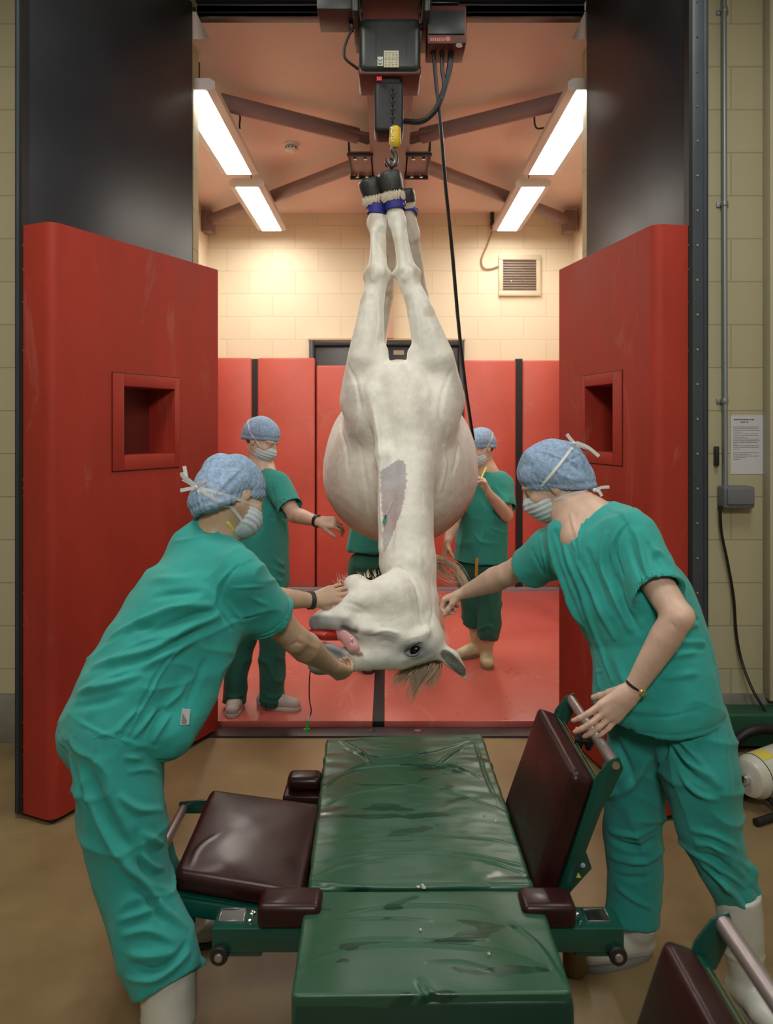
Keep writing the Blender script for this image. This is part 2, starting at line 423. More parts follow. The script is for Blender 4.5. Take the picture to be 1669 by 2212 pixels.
M['gutter'] = mat('grey_drain_steel', (0.25, 0.27, 0.30), 0.4)
M['threshold'] = mat('dark_threshold_steel', (0.045, 0.036, 0.040), 0.4, var=0.3, vscale=9)
M['steel_door'] = mat('dark_painted_steel', (0.022, 0.024, 0.029), 0.34, var=0.15, vscale=3, bump=0.02, bscale=200)
M['steel_frame'] = mat('blue_grey_painted_steel', (0.045, 0.055, 0.068), 0.4, var=0.12, vscale=5)
M['beam'] = mat('mauve_painted_steel', (0.23, 0.150, 0.148), 0.45, var=0.08, vscale=3)
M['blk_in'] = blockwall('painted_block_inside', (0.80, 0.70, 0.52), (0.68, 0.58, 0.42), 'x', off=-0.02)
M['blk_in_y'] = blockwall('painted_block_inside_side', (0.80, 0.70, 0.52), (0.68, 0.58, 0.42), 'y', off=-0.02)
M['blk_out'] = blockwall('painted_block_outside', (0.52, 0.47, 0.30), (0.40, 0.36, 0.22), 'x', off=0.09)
M['cream'] = mat('cream_paint', (0.55, 0.51, 0.36), 0.6, var=0.05, vscale=2)
M['plinth'] = mat('grey_plinth', (0.24, 0.225, 0.19), 0.6, var=0.2, vscale=6)
M['ceil'] = mat('blush_ceiling_paint', (0.86, 0.70, 0.62), 0.7, var=0.04, vscale=1.5)
M['white'] = mat('white_plastic', (0.75, 0.74, 0.72), 0.4)
M['lamp_body'] = mat('lamp_housing_white', (0.62, 0.56, 0.54), 0.5)
M['lamp'] = mat('lamp_diffuser', (1.0, 0.955, 0.86), 0.5, emis=BOX_LAMP)
M['cable'] = mat('black_cable', (0.008, 0.008, 0.008), 0.45)
M['hoist'] = mat('hoist_black_green', (0.020, 0.026, 0.024), 0.4, var=0.2, vscale=10)
M['hoist_red'] = mat('hoist_dark_red', (0.09, 0.018, 0.016), 0.45)
M['chrome'] = mat('chrome', (0.7, 0.7, 0.72), 0.2, metal=1.0)
M['steel'] = mat('brushed_steel', (0.42, 0.38, 0.39), 0.38, metal=0.8)
M['yellow'] = mat('worn_yellow', (0.62, 0.42, 0.02), 0.5, var=0.35, vscale=30)
M['yellow2'] = mat('yellow_plastic', (0.75, 0.62, 0.08), 0.5)
M['label'] = mat('pale_label', (0.50, 0.48, 0.36), 0.5)
M['ink'] = mat('dark_ink', (0.03, 0.03, 0.035), 0.6)
M['redbtn'] = mat('red_button', (0.6, 0.02, 0.02), 0.4)
M['grey_box'] = mat('grey_plastic', (0.17, 0.18, 0.20), 0.4)
M['galv'] = mat('galvanised_steel', (0.30, 0.33, 0.34), 0.45, metal=0.5)
M['paper'] = mat('paper', (0.66, 0.66, 0.68), 0.7)

def struct(name, mb, m, **k):
    o = mb.build(name, m, k.pop('parent', None), **k)
    if o.parent is None: o['kind'] = 'structure'
    return o
# ================================================================ setting
BXL, BXR, BY0, BY1, BZ = -1.76, 1.84, 4.10, 7.62, 3.74       # recovery box
struct('floor', MB().box((-2.6, -2.6, -0.1), (2.7, 4.04, 0.0)), M['floor'], smooth=False)
struct('trim_1', MB().box((-1.42, 4.04, -0.1), (1.38, 4.16, 0.012)), M['threshold'], bevel=0.003)
struct('wall_back', MB().box((BXL - .2, BY1, -0.1), (BXR + .2, BY1 + .2, 4.0)), M['blk_in'], smooth=False)
struct('wall_left', MB().box((BXL - .2, BY0 + .12, -0.1), (BXL, BY1, 4.0)), M['blk_in_y'], smooth=False)
struct('wall_right', MB().box((BXR, BY0 + .12, -0.1), (BXR + .2, BY1, 4.0)), M['blk_in_y'], smooth=False)
struct('ceiling', MB().box((BXL - .2, 4.21, BZ), (BXR + .2, BY1 + .2, BZ + .15)).box((-.965, 3.92, BZ), (1.01, 4.21, BZ + .15)), M['ceil'], smooth=False)
# wall that holds the doorway
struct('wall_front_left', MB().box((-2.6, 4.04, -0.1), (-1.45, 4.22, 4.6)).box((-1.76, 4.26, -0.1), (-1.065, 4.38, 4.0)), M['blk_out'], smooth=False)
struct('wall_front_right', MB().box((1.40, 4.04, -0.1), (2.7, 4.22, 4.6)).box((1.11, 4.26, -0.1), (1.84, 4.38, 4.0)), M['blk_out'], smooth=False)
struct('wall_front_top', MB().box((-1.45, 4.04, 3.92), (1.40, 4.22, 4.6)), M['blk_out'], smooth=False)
struct('wall_side_left', MB().box((-2.75, -2.7, -0.1), (-2.6, 4.22, 4.6)), M['cream'], smooth=False)
struct('wall_side_right', MB().box((2.7, -2.7, -0.1), (2.85, 4.22, 4.6)), M['cream'], smooth=False)
struct('wall_rear', MB().box((-2.75, -2.75, -0.1), (2.85, -2.6, 4.6)), M['cream'], smooth=False)
struct('ceiling_main', MB().box((-2.75, -2.75, 4.3), (2.85, 4.22, 4.6)), M['cream'], smooth=False)
# pilaster and plinths by the doorway
struct('trim_2', MB().box((1.965, 3.96, 0.22), (2.7, 4.04, 4.3)), M['cream'], bevel=0.004)
struct('baseboard_right', MB().box((1.10, 4.015, 0.0), (2.7, 4.04, 0.235)), M['plinth'], bevel=0.003)
struct('baseboard_left', MB().box((-2.6, 3.98, 0.0), (-1.10, 4.04, 0.235)), M['plinth'], bevel=0.003)
# ---- dark steel rail across the top of the doorway
rail = MB(); rail.box((-.95, 3.86, 3.697), (.99, 3.90, 4.02)); rail.box((-.95, 3.86, 3.697), (.99, 3.96, 3.735))
rail.box((-.95, 3.82, 3.74), (.99, 3.86, 3.77))
struct('trim_3', rail, M['steel_door'], bevel=0.003)
# ---- red rubber floor of the box, in two mats with a black joint
lab = 'red scuffed rubber floor mat of the padded room, %s of the black joint'
mb = MB().box((BXL, 4.16, 0.0), (-0.075, BY1 - .14, 0.045)); tag(mb.build('floor_mat', M['mat_floor'], bevel=0.006), lab % 'left', 'floor mat')
mb = MB().box((-0.012, 4.16, 0.0), (BXR, BY1 - .14, 0.045)); tag(mb.build('floor_mat', M['mat_floor'], bevel=0.006), lab % 'right', 'floor mat')
struct('trim_4', MB().box((-0.075, 4.17, 0.0), (-0.012, BY1 - .14, 0.038)), M['black'], smooth=False)
struct('trim_5', MB().box((BXL, BY1 - .14, 0.0), (BXR, BY1 - .07, 0.07)), M['gutter'], bevel=0.003)
struct('floor_box', MB().box((BXL, 4.16, -0.1), (BXR, BY1, 0.0)), M['black'], smooth=False)
bo = MB()
for x, nm in ((-0.075, 'left'), (0.165, 'right')):
    tag(MB().cyl((x, 4.10, 0.012), (x, 4.10, 0.017), 0.018).build('bolt_socket', M['chrome']), 'small round metal bolt socket in the dark threshold, %s of the two' % nm, 'floor socket')
# ---- red wall pads at the back with black joints
def wpad(x0, x1, z1, y0=BY1 - .07, lab='', y1=BY1, z0=0.06):
    o = MB().box((x0, y0, z0), (x1, y1, z1)).build('wall_pad', M['wallpad'], bevel=0.018, seg=3); tag(o, lab, 'wall pad', 'red pads lining the room'); return o
def X(px, d): return (px - CX) * d / FPX
DW = 7.5
wpad(BXL + .06, X(541, DW), 2.31, lab='tall red padded wall panel at the far left, behind the left door edge')
wpad(X(554, DW), X(679, DW), 2.31, lab='tall red padded wall panel behind the masked person with the black wristwatch')
wpad(X(1003, DW), X(1116, DW), 2.285, lab='tall red padded wall panel behind the person in cream boots')
wpad(X(1131, DW), BXR - .06, 2.285, lab='tall red padded wall panel at the far right, beside the right door')
for (x0, x1) in ((541, 554), (1116, 1131)):
    struct('trim_6' if x0 == 541 else 'trim_7', MB().box((X(x0, DW), BY1 - .05, .05), (X(x1, DW), BY1, 2.30)), M['black'], smooth=False)
def side_pad(x0, x1, y0, y1, lab):
    o = MB().box((x0, y0, .06), (x1, y1, 2.3)).build('wall_pad', M['wallpad'], bevel=0.018, seg=3); tag(o, lab, 'wall pad', 'red pads lining the room')
side_pad(BXL, BXL + .06, 5.6, BY1 - .02, 'red padded panel on the left side wall, its edge just beside the left door')
side_pad(BXR - .06, BXR, 5.6, BY1 - .02, 'red padded panel on the right side wall, hidden behind the right door')
# back door with its frame
bd = empty('door_1', (X(835, 7.6), BY1, 0), kind='structure')
f = MB(); x0, x1 = X(668, 7.6), X(1002, 7.6); xa, xb = x0 + .05, x1 - .05
f.box((x0, BY1 - .05, .05), (xa, BY1, 2.48)); f.box((xb, BY1 - .05, .05), (x1, BY1, 2.48)); f.box((xa, BY1 - .05, 2.43), (xb, BY1, 2.48))
f.build('door_frame', M['steel_door'], bd, bevel=0.004)
MB().box((xa, BY1 - .012, .05), (xb, BY1 - .001, 2.43)).build('door_panel', M['steel_door'], bd, bevel=0.002)
MB().box((xa + .025, BY1 - .08, .06), (xb - .02, BY1 - .012, 2.235)).build('door_pad', M['wallpad'], bd, bevel=0.018, seg=3)
sg = MB().box((X(850, 7.6), BY1 - .016, 2.345), (X(872, 7.6), BY1 - .012, 2.385)).build('door_sign', M['label'], bd)
t = MB()
for k in range(3): t.box((X(851, 7.6), BY1 - .0175, 2.352 + k * .011), (X(871, 7.6), BY1 - .016, 2.356 + k * .011))
t.build('sign_lettering', mat('brown_lettering', (.25, .08, .06), .6), sg)
struct('trim_8', MB().box((x0 - .01, BY1 - .055, 2.48), (x1 + .01, BY1, 2.50)), mat('timber_architrave', (.5, .34, .2), .6), bevel=0.002)
# ---- ventilation grille, pull switch and wiring on the back wall
def PB(px, py, off=0.0): return P(px, py, BY1 - off)
v = empty('wall_vent', tuple(PB(1120, 640)), 'small square grey vent with pale frame high on the back wall', 'vent')
fr = MB(); a = PB(1076, 640); b = PB(1166, 552)
for (u0, v0, u1, v1) in ((0, 0, 1, .12), (0, .88, 1, 1), (0, .12, .1, .88), (.9, .12, 1, .88)):
    fr.box((a.x + (b.x - a.x) * u0, BY1 - .035, a.z + (b.z - a.z) * v0), (a.x + (b.x - a.x) * u1, BY1, a.z + (b.z - a.z) * v1))
fr.build('vent_frame', mat('pale_vent_frame', (.62, .53, .38), .5), v, bevel=0.004)
c = PB(1085, 631); e = PB(1158, 560)
sl = MB().box((c.x, BY1 - .006, c.z), (e.x, BY1 - .001, e.z)); sl.build('vent_back', mat('vent_grey', (.20, .15, .12), .5), v)
sl = MB()
for k in range(13):
    z = c.z + (e.z - c.z) * (k + .5) / 13
    sl.box((c.x, BY1 - .02, z - .006), (e.x, BY1 - .006, z + .003), Matrix.Identity(4))
sl.build('vent_slats', mat('vent_slat', (.30, .22, .17), .5), v, bevel=0.001)
for (px, py) in ((1103, 608), (1132, 608), (1132, 590)): q = PB(px, py); MB().cyl((q.x, BY1 - .022, q.z), (q.x, BY1 - .027, q.z), .009, n=10).build('vent_screw', M['chrome'], v)
s = empty('wall_switch', tuple(PB(1062, 510)), 'small black isolator with red cap above the vent', 'switch')
q = PB(1062, 480); MB().box((q.x - .018, BY1 - .05, q.z - .06), (q.x + .018, BY1, q.z + .09)).build('switch_body', M['black'], s, bevel=.006)
q = PB(1063, 494); MB().cyl((q.x, BY1 - .06, q.z), (q.x, BY1 - .02, q.z), .022).build('switch_cap', mat('dull_red_cap', (.35, .04, .03), .5), s, bevel=.003)
MB().tube(spline([PB(1062, 500, .02), PB(1052, 530, .02), PB(1040, 560, .02), PB(1044, 578, .02), PB(1058, 581, .02), PB(1076, 575, .02)]), .008).build('switch_cable', mat('tan_cable', (.35, .22, .12), .5), s)
# ---- smoke detector
q = P(629, 313, 5.75); d = empty('smoke_detector', (q.x, q.y, BZ), 'white round smoke detector on the ceiling left of the hoist beam', 'smoke detector')
MB().lathe((q.x, q.y, BZ), (0, 0, -1), [(0, .055), (.012, .058), (.022, .055)]).build('base', M['white'], d)
MB().lathe((q.x, q.y, BZ - .022), (0, 0, -1), [(0, .032), (.006, .045), (.03, .042), (.045, .028), (.047, .0)]).build('sensor', M['white'], d)
z = MB()
for k in range(10):
    t = k / 10 * 2 * math.pi; z.cbox((0, 0, 0), (.014, .004, .008), Matrix.Translation((q.x + .0445 * math.cos(t), q.y + .0445 * math.sin(t), BZ - .037)) @ Matrix.Rotation(t + math.pi / 2, 4, 'Z'))
z.build('sensor_slot', M['black'], d)
q = P(582, 389, 6.9); tag(MB().lathe((q.x, q.y, BZ), (0, 0, -1), [(0, .05), (.03, .045), (.04, .02)]).build('ceiling_rose', M['white']), 'small white round ceiling rose above the farther left light', 'ceiling fitting')
# ---- fluorescent fittings hung in the box
def fitting(x, y0, y1, lab, group):
    zl = 3.49; e_ = empty('fluorescent_light', (x, (y0 + y1) / 2, zl), lab, 'ceiling light', group)
    w1, w2 = .09, .135
    h = MB()
    prof = [(-w1, zl), (-w2, zl + .012), (-w2, zl + .05), (-w2 + .03, zl + .07), (w2 - .03, zl + .07), (w2, zl + .05), (w2, zl + .012), (w1, zl), (w1 - .004, zl + .006), (-w1 + .004, zl + .006)]
    h.prism([(x + a_, y0, b_) for a_, b_ in prof], (0, y1 - y0, 0)); h.build('lamp_housing', M['lamp_body'], e_, ang=20)
    MB().box((x - w1 + .004, y0 + .025, zl + .001), (x + w1 - .004, y1 - .025, zl + .005)).build('diffuser', M['lamp'], e_, smooth=False)
    for yy in (y0 + .2, y1 - .2): MB().cyl((x, yy, zl + .06), (x, yy, BZ), .004, n=6).build('suspension_wire', M['black'], e_)
    return e_
fitting(-1.085, 4.28, 5.72, 'long suspended fluorescent light at top left, nearer of the left pair', 'suspended fluorescent lights')
fitting(-1.085, 6.00, 7.34, 'shorter looking suspended fluorescent light at left, farther of the left pair', 'suspended fluorescent lights')
fitting(1.14, 4.28, 5.72, 'long suspended fluorescent light at top right, nearer of the right pair', 'suspended fluorescent lights')
fitting(1.14, 6.00, 7.34, 'shorter looking suspended fluorescent light at right, farther of the right pair', 'suspended fluorescent lights')
for sx, pts, lab in ((-1, [P(510, 224, 4.9), P(518, 250, 4.95), P(517, 270, 4.97), P(518, 278, 4.97)], 'left'), (1, [P(1163, 224, 4.9), P(1154, 250, 4.92), P(1158, 276, 4.95), P(1178, 276, 4.98)], 'right')):
    tag(MB().tube(spline(pts), .006).build('lamp_cable', M['cable']), 'thin dark flex hanging beside the nearer %s light' % lab, 'cable')
# ---- hoist beam (I section) running front to back, with gussets and tie braces
BX = 0.02
bm_ = MB(); ya, yb = 2.2, BY1
bm_.box((BX - .13, ya, 3.50), (BX + .13, yb, 3.52)); bm_.box((BX - .008, ya, 3.52), (BX + .008, yb, 3.71)); bm_.box((BX - .13, ya, 3.71), (BX + .13, yb, 3.73))
bo_ = bm_.build('hoist_beam', M['beam'], bevel=.002); tag(bo_, 'mauve painted steel hoist beam running away under the ceiling centre', 'beam')
col_ = MB().box((BX - .05, BY1 - .07, 2.50), (BX + .05, BY1, 3.50)).build('beam_bracket', mat('wall_colour_bracket', (.62, .42, .30), .6), bevel=.004)
tag(col_, 'narrow vertical bracket plate under the far end of the hoist beam', 'bracket')
def brace(a, b, lab, end):
    e_ = empty('ceiling_brace', tuple(b), lab, 'brace', 'round tie braces under the ceiling')
    MB().cyl(a, b, .052, n=24).build('brace_tube', M['beam'], e_)
    d_ = (b - a).normalized(); pl = MB(); sd = V((0, 0, 1)).cross(d_).normalized()
    p0 = b - d_ * .10; p1 = b + d_ * .13
    pl.hexa([p0 + sd * .06 - V((0, 0, .005)), p1 + sd * .09 - V((0, 0, .005)), p1 - sd * .09 - V((0, 0, .005)), p0 - sd * .06 - V((0, 0, .005))],
            [p0 + sd * .06 + V((0, 0, .007)), p1 + sd * .09 + V((0, 0, .007)), p1 - sd * .09 + V((0, 0, .007)), p0 - sd * .06 + V((0, 0, .007))])
    pl.build('end_plate', M['beam'], e_, bevel=.002)
    if end:
        MB().cbox((0, 0, 0), (.10, .16, .20), Matrix.Translation(a + V((0, 0, -.02)))).build('wall_bracket', M['beam'], e_, bevel=.006)
yj = 5.28
for sx, nm in ((-1, 'left'), (1, 'right')):
    c_ = BX + sx * .20
    brace(V((BX + sx * 1.75, 4.36, 3.66)), V((c_ + sx * .02, yj - .05, 3.60)), 'thick round brace from hoist beam towards the %s, nearer of that side' % nm, False)
    brace(V((BX + sx * 1.73, 7.42, 3.615)), V((c_ + sx * .02, yj + .50, 3.60)), 'thick round brace from hoist beam to the far %s corner of the room' % nm, True)
    g_ = empty('gusset_bracket', (c_, yj + .2, 3.5), 'steel bracket joining the %s braces to the hoist beam' % nm, 'bracket')
    MB().box((c_ - .085, yj, 3.50), (c_ + .085, yj + .46, 3.512)).build('gusset_plate', M['beam'], g_, bevel=.002)
    for bx in (((c_ + sx * .08 - .005, yj + .02, 3.485), (c_ + sx * .08 + .005, yj + .44, 3.60)), ((c_ - .09, yj - .010, 3.475), (c_ + .09, yj, 3.50)), ((c_ - .09, yj + .46, 3.47), (c_ + .09, yj + .475, 3.50))):
        MB().box(*bx).build('stiffener', M['steel_door'], g_, bevel=.002)
    for yy in (yj + .04, yj + .42):
        for dx in (-.035, .035): MB().cyl((c_ + dx, yy, 3.47), (c_ + dx, yy, 3.50), .013, n=6).build('bolt', M['chrome'], g_)
# ---- the two padded door leaves, swung open towards the camera
def leaf(name, fx, nx, fd, nd, sgn, t0, t1, ft0, ft1, z0, z1, fz0, fz1, T, S):
    e_ = empty(name, (fx, fd, 0), kind='structure')
    F = V((fx, fd, 0)); N = V((nx, nd, 0)); L = (N - F).length; u = (N - F).normalized(); n_ = V((sgn * abs(u.y), sgn * -abs(u.x) * (1 if False else 1), 0))
    n_ = V((-u.y, u.x, 0)); n_ = n_ if n_.x * sgn > 0 else -n_           # outwards, behind the pad
    Mx = Matrix(((u.x, n_.x, 0, F.x), (u.y, n_.y, 0, F.y), (0, 0, 1, 0), (0, 0, 0, 1)))
    # pad: rounded near corner in plan
    r = .045; pl = [(0.0, 0.0)]
    for k in range(7): a_ = math.pi / 2 * k / 6; pl.append((L - r + r * math.sin(a_), r - r * math.cos(a_)))
    pl += [(L, T), (0, T)]
    pad = MB(); pad.prism([Mx @ V((a_, b_, .025)) for a_, b_ in pl], (0, 0, 2.44 - .005)); po = pad.build('door_pad', M['pad'], e_, bevel=.0, ang=50)
    h_ = MB(); h_.box((t0 * L, -.05, z0), (t1 * L, T + .02, z1), Mx)
    gr = MB(); g = .006; a0, a1 = ft0 * L, ft1 * L
    for bx in (((a0, -.02, fz0), (a0 + g, .014, fz1)), ((a1 - g, -.02, fz0), (a1, .014, fz1)), ((a0, -.02, fz0), (a1, .014, fz0 + g)), ((a0, -.02, fz1 - g), (a1, .014, fz1))): gr.box(bx[0], bx[1], Mx)
    cut(po, [h_]); po.data.materials.clear(); po.data.materials.append(M['pad'])
    fm = MB(); q = .004
    for bx in (((a0 + q, -.008, fz0 + q), (t0 * L, .001, fz1 - q)), ((t1 * L, -.008, fz0 + q), (a1 - q, .001, fz1 - q)), ((t0 * L, -.008, fz0 + q), (t1 * L, .001, z0)), ((t0 * L, -.008, z1), (t1 * L, .001, fz1 - q))):
        fm.box(bx[0], bx[1], Mx)
    fm.build('hatch_surround', M['pad'], e_, bevel=.003)
    ln = MB()
    for bx in (((a0, -.001, fz0), (a0 + q, .002, fz1)), ((a1 - q, -.001, fz0), (a1, .002, fz1)), ((a0, -.001, fz0), (a1, .002, fz0 + q)), ((a0, -.001, fz1 - q), (a1, .002, fz1))): ln.box(bx[0] if True else 0, bx[1], Mx)
    ln.build('hatch_seam', M['black'], e_, smooth=False)
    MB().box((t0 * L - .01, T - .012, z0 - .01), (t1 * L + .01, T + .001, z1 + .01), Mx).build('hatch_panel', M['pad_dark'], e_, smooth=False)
    le = MB(); le.box((.0, T, .02), (L, T + S - .012, 4.12), Mx); le.build('steel_leaf', M['steel_door'], e_, bevel=.003)
    ed = MB(); ed.box((L - .03, T - .004, .03), (L + .006, T + .012, 4.12), Mx); ed.build('edge_seal', M['black'], e_)
    es = MB(); es.box((L, T + .012, .02), (L + .008, T + S, 4.12), Mx); es.box((L - .06, T + S - .012, .02), (L + .008, T + S, 4.12), Mx)
    es.box((L + .008, T + S - .022, .02), (L + .014, T + S - .016, 4.12), Mx); es.build('edge_channel', M['steel_frame'], e_, bevel=.002)
    bl = MB()
    for k in range(30):
        z_ = .22 + k * .232 * .62
        if S > .05: bl.cyl(Mx @ V((L + .008, T + .032, z_)), Mx @ V((L + .0115, T + .032, z_)), .0045, n=10)
    if S > .05: bl.build('rivet', M['chrome'], e_)
    tk = MB()
    import random as _r; rr = _r.Random(3)
    for k in range(70):
        z_ = .1 + k * .0335; tk.cbox((0, 0, 0), (.004, .003, .006), Mx @ Matrix.Translation((L + .002, T - .002 + rr.uniform(-.002, .004), z_)))
    tk.build('staple', M['chrome'], e_)
    MB().box((.02, .02, .004), (L - .02, T + S, .025), Mx).build('bottom_sweep', M['black'], e_)
    return e_
leaf('door_2', -.894, -1.355, 4.10, 3.13, -1, .32, .635, .285, .70, 1.497, 1.81, 1.425, 1.87, .170, .036)
leaf('door_3', .916, 1.100, 4.10, 3.17, 1, .335, .635, .295, .72, 1.508, 1.823, 1.449, 1.88, .155, .085)
# leaf hardware on the left sheet
q = P(146, 474, 3.26)
# ---- conduit, grey box, notice and low things on the right-hand wall
YW = 4.04
def PW(px, py, off=0.0): return P(px, py, YW - off)
cn = empty('wall_conduit', tuple(PW(1563, 1046)), 'galvanised vertical cable conduit running down to the grey wall box', 'conduit')
a = PW(1563, -60, .03); b = PW(1566, 1050, .03); MB().cyl(a, b, .0135, n=14).build('conduit_tube', M['galv'], cn)
for py in (22, 440, 866):
    q = PW(1564, py, .03); k_ = MB().box((q.x - .03, YW - .012, q.z - .012), (q.x + .03, YW, q.z + .012)).cyl((q.x, q.y, q.z - .012), (q.x, q.y, q.z + .012), .018, n=14)
    k_.build('saddle_clip', M['galv'], cn, bevel=.001)
bx = empty('junction_box', tuple(PW(1580, 1095)), 'grey plastic wall box at the foot of the conduit with rounded lid', 'electrical box')
a = PW(1547, 1095); b = PW(1613, 1048)
MB().box((a.x, YW - .09, a.z), (b.x, YW, b.z)).build('box_body', M['grey_box'], bx, bevel=.012, seg=3)
MB().box((a.x + .012, YW - .105, a.z + .02), (b.x - .008, YW - .09, b.z - .006)).build('box_lid', M['grey_box'], bx, bevel=.008, seg=3)
MB().cyl(PW(1555, 1092, .045), PW(1555, 1102, .045), .012, n=10).build('cable_gland', M['black'], bx)
tag(MB().tube(spline([PW(1555, 1100, .045), PW(1558, 1150, .04), PW(1572, 1220, .035), PW(1584, 1290, .03), (*PW(1590, 1370, .03),), PW(1602, 1430, .05), PW(1625, 1490, .12), PW(1652, 1535, .16), PW(1672, 1575, .18), PW(1690, 1620, .2)]), .0075).build('power_cable', M['cable']),
    'black cable dropping from the grey wall box to the floor at right', 'cable')
nt_ = empty('wall_notice', tuple(PW(1612, 1025)), 'white printed notice sheet taped to the block wall at right', 'notice')
a = PW(1577, 1024); b = PW(1648, 897)
MB().box((a.x, YW - .003, a.z), (b.x, YW - .0005, b.z)).build('sheet', M['paper'], nt_, smooth=False)
import random; R = random.Random(5)
ln = MB(); sx_, sz_ = (b.x - a.x), (b.z - a.z)
def words(x0, x1, zc, h):
    x = x0
    while x < x1:
        w_ = R.uniform(.004, .012); ln.box((x, YW - .0036, zc - h / 2), (min(x + w_, x1), YW - .003, zc + h / 2)); x += w_ + .0025
words(a.x + .10 * sx_, a.x + .72 * sx_, b.z - .075 * sz_, .0045); words(a.x + .30 * sx_, a.x + .55 * sx_, b.z - .115 * sz_, .0045)
ln.build('notice_heading', M['ink'], nt_, smooth=False); ln = MB()
for k, e2 in enumerate((.86, .84, .9, .35, .84, .86, .5, .86, .88, .82, .2, .86, .84, .3, .0, .86, .6, .84, .45, .3)):
    if e2: words(a.x + .08 * sx_, a.x + e2 * sx_, b.z - (.2 + k * .029) * sz_, .0022)
ln.build('printed_text', M['ink'], nt_, smooth=False)
q = PW(1547, 985, .02); tag(MB().cbox((q.x, q.y, q.z), (.02, .03, .10), None).build('cable_hook', M['black'], bevel=.004), 'small black hook on the block wall beside the right door edge', 'hook')
tag(MB().box((1.62, 4.016, .05), (2.7, 4.035 - .02, .2)).build('x', None) if False else MB().box((1.60, 3.84, .035), (2.62, 3.985, .20)).build('foam_block', mat('dark_green_vinyl', (.015, .10, .05), .5, var=.15), bevel=.015, seg=3),
    'dark green padded block on the floor below the notice', 'foam block')
# vacuum / suction unit at right edge
cp = empty('air_compressor', (2.0, 3.1, 0), 'white cylindrical motor unit lying on black skids at the right edge', 'compressor')
ca = V((1.52, 3.26, .14)); cb = V((1.92, 3.46, .165)); dd = (cb - ca).normalized()
MB().lathe(ca, dd, [(0, .0), (.0, .065), (.006, .076), (.035, .090), (.045, .092), (.5, .092), (.52, .08)], n=36).build('tank', mat('white_enamel', (.62, .60, .53), .3, var=.1, vscale=8), cp)
MB().lathe(ca + dd * .044, dd, [(0, .090), (0, .0935), (.003, .0935), (.003, .090)], n=36).build('tank_seam', M['black'], cp)
MB().lathe(ca - dd * .03, dd, [(0, .012), (.004, .02), (.03, .022)], n=20).build('end_fitting', M['chrome'], cp)
up_ = V((0, 0, 1)); up_ = (up_ - dd * up_.dot(dd)).normalized(); fr_ = dd.cross(up_)
fr_ = fr_ if fr_.y < 0 else -fr_
kn = ca + dd * .105 + fr_ * .092 * .75 + up_ * .092 * .66
MB().lathe(kn, (fr_ * .75 + up_ * .66), [(0, .017), (.004, .017), (.006, .010), (.018, .010), (.02, .004)], n=16).build('knob', M['chrome'], cp)
yl = MB(); 
for i in range(6):
    a0 = math.radians(62 + i * 7)
    def cpnt(a_, l_, r_=.0932): return ca + dd * l_ + (fr_ * math.cos(a_) + up_ * math.sin(a_)) * r_
    a1 = a0 + math.radians(7); yl.add([cpnt(a0, .055), cpnt(a1, .055), cpnt(a1, .12), cpnt(a0, .12)], [(0, 1, 2, 3)])
yl.build('warning_label', M['yellow2'], cp)
sk = MB(); sk.tube([(1.50, 3.14, .018), (2.0, 3.38, .018)], .016, n=14); sk.tube([(1.50, 3.36, .018), (2.0, 3.60, .018)], .016, n=14)
for l_ in (.08, .34):
    q = ca + dd * l_
    for s9 in (1, -1): sk.cyl(q + fr_ * .03 * s9 - V((0, 0, .08)), V(((q + fr_ * .11 * s9).x, (q + fr_ * .11 * s9).y, .02)), .010)
sk.build('skid_rail', M['black'], cp)
tag(MB().tube(spline([(1.62, 3.64, .03), (1.64, 3.64, .14), (1.74, 3.64, .20), (1.88, 3.66, .18), (2.05, 3.7, .10), (2.2, 3.7, .04)]), .026, n=14).build('suction_hose', M['black']), 'thick black hose arching behind the white motor unit', 'hose')
# ---- motor hoist on the beam
HY = 3.42
def H(px, py, d=HY): return P(px, py, d)
tr = empty('hoist_trolley', (BX, 3.3, 3.5), 'black motor trolley clamped on the hoist beam above the hoist', 'hoist trolley')
for sx in (-1, 1):
    t = MB(); t.box((BX + sx * .15 - .012, HY - .2, 3.36), (BX + sx * .15 + .012, HY + .17, 3.66)); t.cyl((BX + sx * .15, HY - .2, 3.42), (BX + sx * .15, HY + .2, 3.42), .02)
    t.build('side_plate', M['hoist'], tr, bevel=.004)
t = MB(); t.cyl((BX - .16, HY, 3.395), (BX + .16, HY, 3.395), .014)
for sx in (-1, 1): t.cyl((BX + sx * .166, HY, 3.395), (BX + sx * .186, HY, 3.395), .022, n=6)
t.build('cross_pin', M['hoist'], tr, bevel=.002)
for sx in (-1, 1):
    for yy in (HY - .12, HY + .1): MB().cyl((BX + sx * .135, yy, 3.575), (BX + sx * .095, yy, 3.575), .055).build('wheel', M['steel'], tr)
a = H(688, 46, 3.4); b = H(772, -60, 3.4); MB().box((a.x, 3.3, a.z), (b.x, 3.5, b.z)).build('counterweight_box', M['hoist'], tr, bevel=.006)
gm = MB(); a = H(928, 28, 3.42); b = H(985, -40, 3.4); gm.box((a.x, 3.34, a.z), (b.x, 3.5, b.z))
for k in range(9): gm.box((a.x - .006, 3.325, a.z + .005 + k * .0145), (b.x + .006, 3.515, a.z + .009 + k * .0145))
gm.build('travel_motor', M['hoist'], tr, bevel=.001)
a = H(1005, 104, 3.36); b = H(922, 22, 3.36)
MB().box((b.x, 3.32, a.z), (a.x, 3.5, b.z)).build('control_box', M['hoist_red'], tr, bevel=.006)
a2 = H(1003, 75, 3.32); b2 = H(924, 24, 3.32); MB().box((b2.x, 3.312, a2.z), (a2.x, 3.32, b2.z)).build('control_cover', M['hoist'], tr, bevel=.002)
lb = MB(); a = H(929, 89, 3.315); b = H(962, 81, 3.315)
